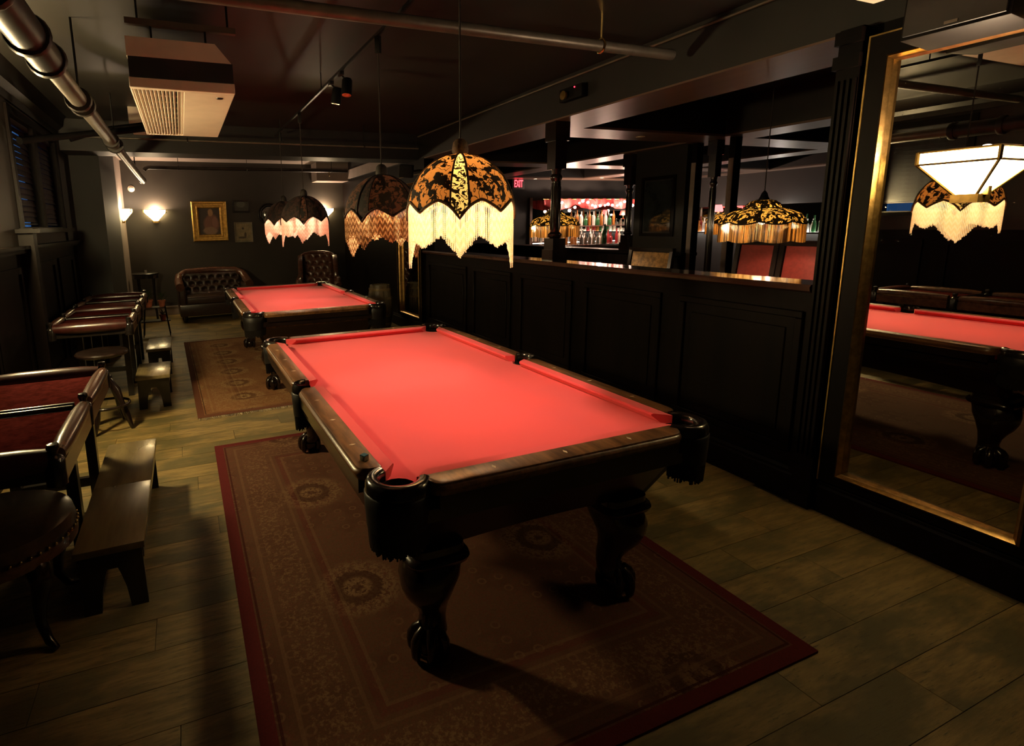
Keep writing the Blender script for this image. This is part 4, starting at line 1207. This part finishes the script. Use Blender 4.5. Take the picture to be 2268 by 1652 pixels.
# chairs and booth seen over the half wall
def high_chair(loc, rz, label, mat, w, top, group=None):
    t = thing('high_back_chair', label, 'chair', loc, rz, group)
    a = w/2
    bevel(MB().box(-a, a, -.22, .22, .40, .48).build('seat', mat, t), .02, 2)
    q = MB().loft([[(-a+.03, .20, .52), (a-.03, .20, .52), (a-.03, .24, .52), (-a+.03, .24, .52)], [(-a+.03, .30, top-.04), (a-.03, .30, top-.04), (a-.03, .34, top-.04), (-a+.03, .34, top-.04)]])
    bevel(q.build('back_panel', mat, t), .012, 2)
    for s in (-1, 1):
        MB().loft([[(s*a-.025, .19, 0), (s*a+.025, .19, 0), (s*a+.025, .24, 0), (s*a-.025, .24, 0)], [(s*a-.025, .19, .5), (s*a+.025, .19, .5), (s*a+.025, .24, .5), (s*a-.025, .24, .5)], [(s*a-.022, .295, top), (s*a+.022, .295, top), (s*a+.022, .345, top), (s*a-.022, .345, top)]]).build('back_post', 'dark_wood', t)
        MB().box(s*(a-.02)-.02, s*(a-.02)+.02, -.21, -.17, 0, .42).build('leg', 'dark_wood', t)
    MB().box(-a-.02, a+.02, .29, .345, top-.05, top).build('top_rail', 'dark_wood', t)
high_chair((3.88, 1.19, 0), -PI/2, 'red upholstered high-back chair nearer the bar partition, one of a pair', 'red_upholstery', .40, 1.34)
high_chair((3.88, .73, 0), -PI/2, 'red upholstered high-back chair nearer the dark pilaster, one of a pair', 'red_upholstery', .40, 1.34)
high_chair((3.72, 2.40, 0), -PI/2, 'gold patterned high-back chair beyond the half wall', 'gold_upholstery', .62, 1.23)
t = thing('dining_table', 'dark table under the large gold fringed lamp', 'table', (3.22, .80, 0))
bevel(MB().box(-.33, .33, -.6, .6, .72, .76).build('top', 'dark_wood', t), .006)
MB().lathe([(.22, 0), (.22, .03), (.05, .08), (.04, .4), (.06, .68), (.2, .72)], 16).build('pedestal', 'dark_wood', t, smooth=40)
# the bar: counter, back shelf, bottles, string lights
t = thing('bar_counter', 'polished bar counter with a glowing front edge', 'bar counter', (6.35, 5.95, 0))
bevel(MB().box(-1.55, 1.6, -.12, .5, 1.06, 1.115).build('top', 'counter_wood', t), .01)
MB().box(-1.5, 1.55, 0, .45, 0, 1.06).build('front', 'panel_wood', t)
for i in range(6): MB().box(-1.45+i*.5, -1.45+i*.5+.44, -.012, 0, .2, .95).build('panel', 'panel_wood', t)
t = thing('back_bar', 'lit back bar cabinet with shelves of bottles', 'cabinet', (6.95, BY, 0))
MB().box(-1.35, 1.3, -.34, -.001, 0, 1.02).build('body', 'panel_wood', t)
MB().box(-1.4, 1.35, -.38, -.001, 1.02, 1.06).build('worktop', 'counter_wood', t)
tb = thing('back_bar_mirror', 'wide mirror behind the bottles of the lit back bar', 'mirror', (6.95, BY, 1.06))
MB().box(-1.3, 1.25, -.012, -.002, 0, .94).build('glass', 'mirror', tb)
MB().box(-1.25, 1.2, -.02, -.013, .04, .055).build('added_glow_strip', 'bottle_glow', tb)  # added glowing strip that brightens the bottles
for x in (-1.33, 1.27): MB().box(x-.03, x+.03, -.05, -.002, 0, .99).build('upright', 'beam_wood', tb)
tb = thing('bottle_shelf', 'narrow raised bottle shelf across the back bar mirror', 'shelf', (6.95, BY, 1.44))
MB().box(-1.28, 1.22, -.18, -.052, 0, .02).build('board', 'counter_wood', tb)
for x in (-1.2, 0, 1.1): MB().box(x-.01, x+.01, -.14, -.052, -.05, 0).build('bracket', 'metal_dark', tb)
BP = {
 'a': [(.001, 0), (.036, 0), (.038, .01), (.038, .17), (.030, .20), (.014, .225), (.013, .285), (.016, .29), (.016, .30), (.001, .30)],
 'b': [(.001, 0), (.042, 0), (.044, .01), (.044, .12), (.036, .15), (.015, .17), (.014, .215), (.018, .22), (.018, .24), (.001, .24)],
 'c': [(.001, 0), (.032, 0), (.033, .01), (.033, .20), (.020, .25), (.012, .27), (.012, .32), (.014, .325), (.001, .33)]}
proto = {k: MB().lathe(v, 14).build('bottle', 'bottle_clear', None, smooth=45) for k, v in BP.items()}
used = {k: False for k in proto}
def bottle(kind, mat, loc, label, group, s=1):
    o = proto[kind] if not used[kind] else proto[kind].copy()
    if used[kind]: COL.objects.link(o)
    used[kind] = True
    o.material_slots[0].link = 'OBJECT'; o.material_slots[0].material = MATS[mat]
    o.location = loc; o.scale = (s, s, s)
    tag(o, label, 'bottle', group)
cols = ['bottle_pale', 'bottle_amber', 'bottle_white', 'bottle_clear', 'bottle_red', 'bottle_green']
words = {'bottle_pale': 'pale', 'bottle_amber': 'amber', 'bottle_white': 'white', 'bottle_clear': 'clear', 'bottle_red': 'red', 'bottle_green': 'green'}
for i in range(16):
    m_ = cols[(i*5+i//3) % 5]
    bottle('abc'[i % 3], m_, (6.05+i*.12, BY-.24+.05*(i % 2), 1.06), '%s bottle on the worktop of the lit back bar' % words[m_], 'bottles on the back bar worktop')
for i in range(10):
    m_ = cols[(i*2+1) % 6]
    bottle('cab'[i % 3], m_, (6.75+i*.11, BY-.11, 1.46), '%s bottle on the raised shelf of the lit back bar' % words[m_], 'bottles on the back bar shelf')
bottle('a', 'bottle_green', (6.52, 6.02, 1.115), 'single dark green bottle standing on the bar counter', None, 1.25)
for i in range(6):
    m_ = ('bottle_clear', 'bottle_pale')[i % 2]
    bottle('b', m_, (6.15+i*.10, 6.25, 1.115), 'short %s bottle in the row on the bar counter' % words[m_], 'short bottles on the bar counter', .8)
t = thing('string_lights', 'garland of small round bulbs glowing pink above the back bar', 'string lights', (6.95, BY-.45, 1.9))
cord = []
for i in range(41):
    u = i/40; x = -1.1+2.2*u; z = .10*abs(math.cos(u*PI*2.5))-.05+.05*math.sin(u*23)
    cord.append((x, .02*math.sin(i), z))
MB().tube(cord, .003, 5).build('wire', 'black_mat', t)
for i in range(0, 41, 2):
    MB().sphere((cord[i][0], cord[i][1], cord[i][2]-.025), .022+.010*((i*7) % 3)/2, 10, 7).build('bulb', 'string_bulb', t, smooth=80)
for x in (-1.1, 0, 1.1): MB().tube([(x, 0, .05), (x, .08, .11), (x, .142, .11)], .004, 5).build('rod_hook', 'metal_dark', t)
for x in (-.7, .1, .8): point('bulb_light', (x, -.06, -.02), 30, (1, .66, .48), .03, t)
t = thing('valance', 'red swagged valance behind the string of bulbs', 'curtain', (6.95, BY-.30, 1.86))
q = MB(); rings = []
for i in range(61):
    u = i/60; x = -1.2+2.4*u; d = .03*math.sin(i*1.1); s_ = .10*abs(math.sin(u*PI*3))
    rings.append([(x, d, .16), (x, d-.02, .05), (x, d, .04-s_), (x, d+.015, .04-s_), (x, d+.015, .16)])
q.loft(rings); q.build('swag', 'curtain_red', t, smooth=60)
MB().tube([(-1.22, .0, .15), (1.22, .0, .15)], .008, 6).build('rod', 'brass', t)
for x in (-1.15, 1.15): MB().tube([(x, 0, .15), (x, .299, .15)], .006, 6).build('bracket', 'brass', t)
t = thing('exit_sign', 'red lit EXIT sign on the dark wall of the bar', 'sign', (5.295, BY, 2.325))
bevel(MB().box(-.15, .15, -.05, -.002, -.105, .105).build('box', 'black_mat', t), .006)
cu = bpy.data.curves.new('exit_text', 'FONT'); cu.body = 'EXIT'; cu.size = .22; cu.align_x = 'CENTER'; cu.align_y = 'CENTER'; cu.extrude = .003; cu.offset = .004
to = bpy.data.objects.new('exit_text', cu); COL.objects.link(to)
dg = bpy.context.evaluated_depsgraph_get(); me = bpy.data.meshes.new_from_object(to.evaluated_get(dg))
bpy.data.objects.remove(to)
lo = bpy.data.objects.new('letters', me); COL.objects.link(lo); lo.parent = t; me.materials.clear(); me.materials.append(MATS['exit_red'])
lo.rotation_euler = (PI/2, 0, 0); lo.location = (0, -.056, 0); lo.scale = (.46, .92, 1)
# downlights in the bar ceiling ribs
for i, (x, y) in enumerate(((4.56, 4.80), (5.6, 7.05), (6.9, 6.6), (6.4, 4.80), (4.56, 3.3), (3.4, 2.02), (8.2, 4.80), (4.56, .8))):
    t = thing('downlight', 'small recessed downlight in the brown ceiling rib of the bar', 'downlight', (x, y, 2.418), 0, 'downlights in the bar ceiling ribs')
    MB().lathe([(.032, -.001), (.045, -.004), (.048, 0), (.045, .002), (.032, .001)], 18).build('trim_ring', 'cream_metal', t, smooth=50)
    MB().lathe([(.001, -.0015), (.032, -.0015), (.032, .0), (.001, .0)], 18).build('lens', 'downlight_disc' if i < 4 else 'cream_metal', t)
# far bottle shelf on the side wall of the bar
t = thing('bottle_shelf', 'shelf of bottles with an added glow on the far side wall of the bar', 'shelf', (BX, 4.5, 1.28))
MB().box(-.16, -.001, -2.0, 2.1, -.02, 0).build('board', 'bottle_glow', t)  # board given a glow to brighten its bottles
MB().box(-.18, -.16, -2.0, 2.1, -.025, .004).build('edge', 'metal_dark', t)
tm = thing('shelf_mirror', 'long low mirror behind the far bottle shelf', 'mirror', (BX, 4.5, 1.30))
MB().box(-.006, -.001, -2.0, 2.1, 0, .5).build('glass', 'mirror', tm)
for i in range(30):
    y = 2.7+i*.125
    m_ = cols[(i*3+i//4) % 6]
    bottle('abc'[i % 3], m_, (BX-.10, y, 1.28), '%s bottle on the shelf with added glow on the far side wall' % words[m_], 'bottles on the far side shelf')
for y in (-1.2, 0, 1.2): point('bottle_fill_light', (-.20, y, .42), 8, (1, .86, .72), .02, t)  # added lights without a fixture, brightening the far bottles
t = thing('table_lamp', 'little lamp with a glowing red shade on the far shelf', 'lamp', (BX-.30, 5.60, 1.59))
MB().lathe([(.001, 0), (.05, 0), (.012, .03), (.012, .12)], 14).build('base', 'brass', t, smooth=50)
MB().lathe([(.10, .10), (.06, .24)], 18, caps=False).build('shade', 'red_lampshade', t, smooth=60)
t = thing('lamp_ledge', 'narrow dark ledge under the small red lamp', 'shelf', (BX, 5.60, 1.57))
MB().box(-.42, -.001, -.25, .25, 0, .02).build('board', 'black_wood', t)
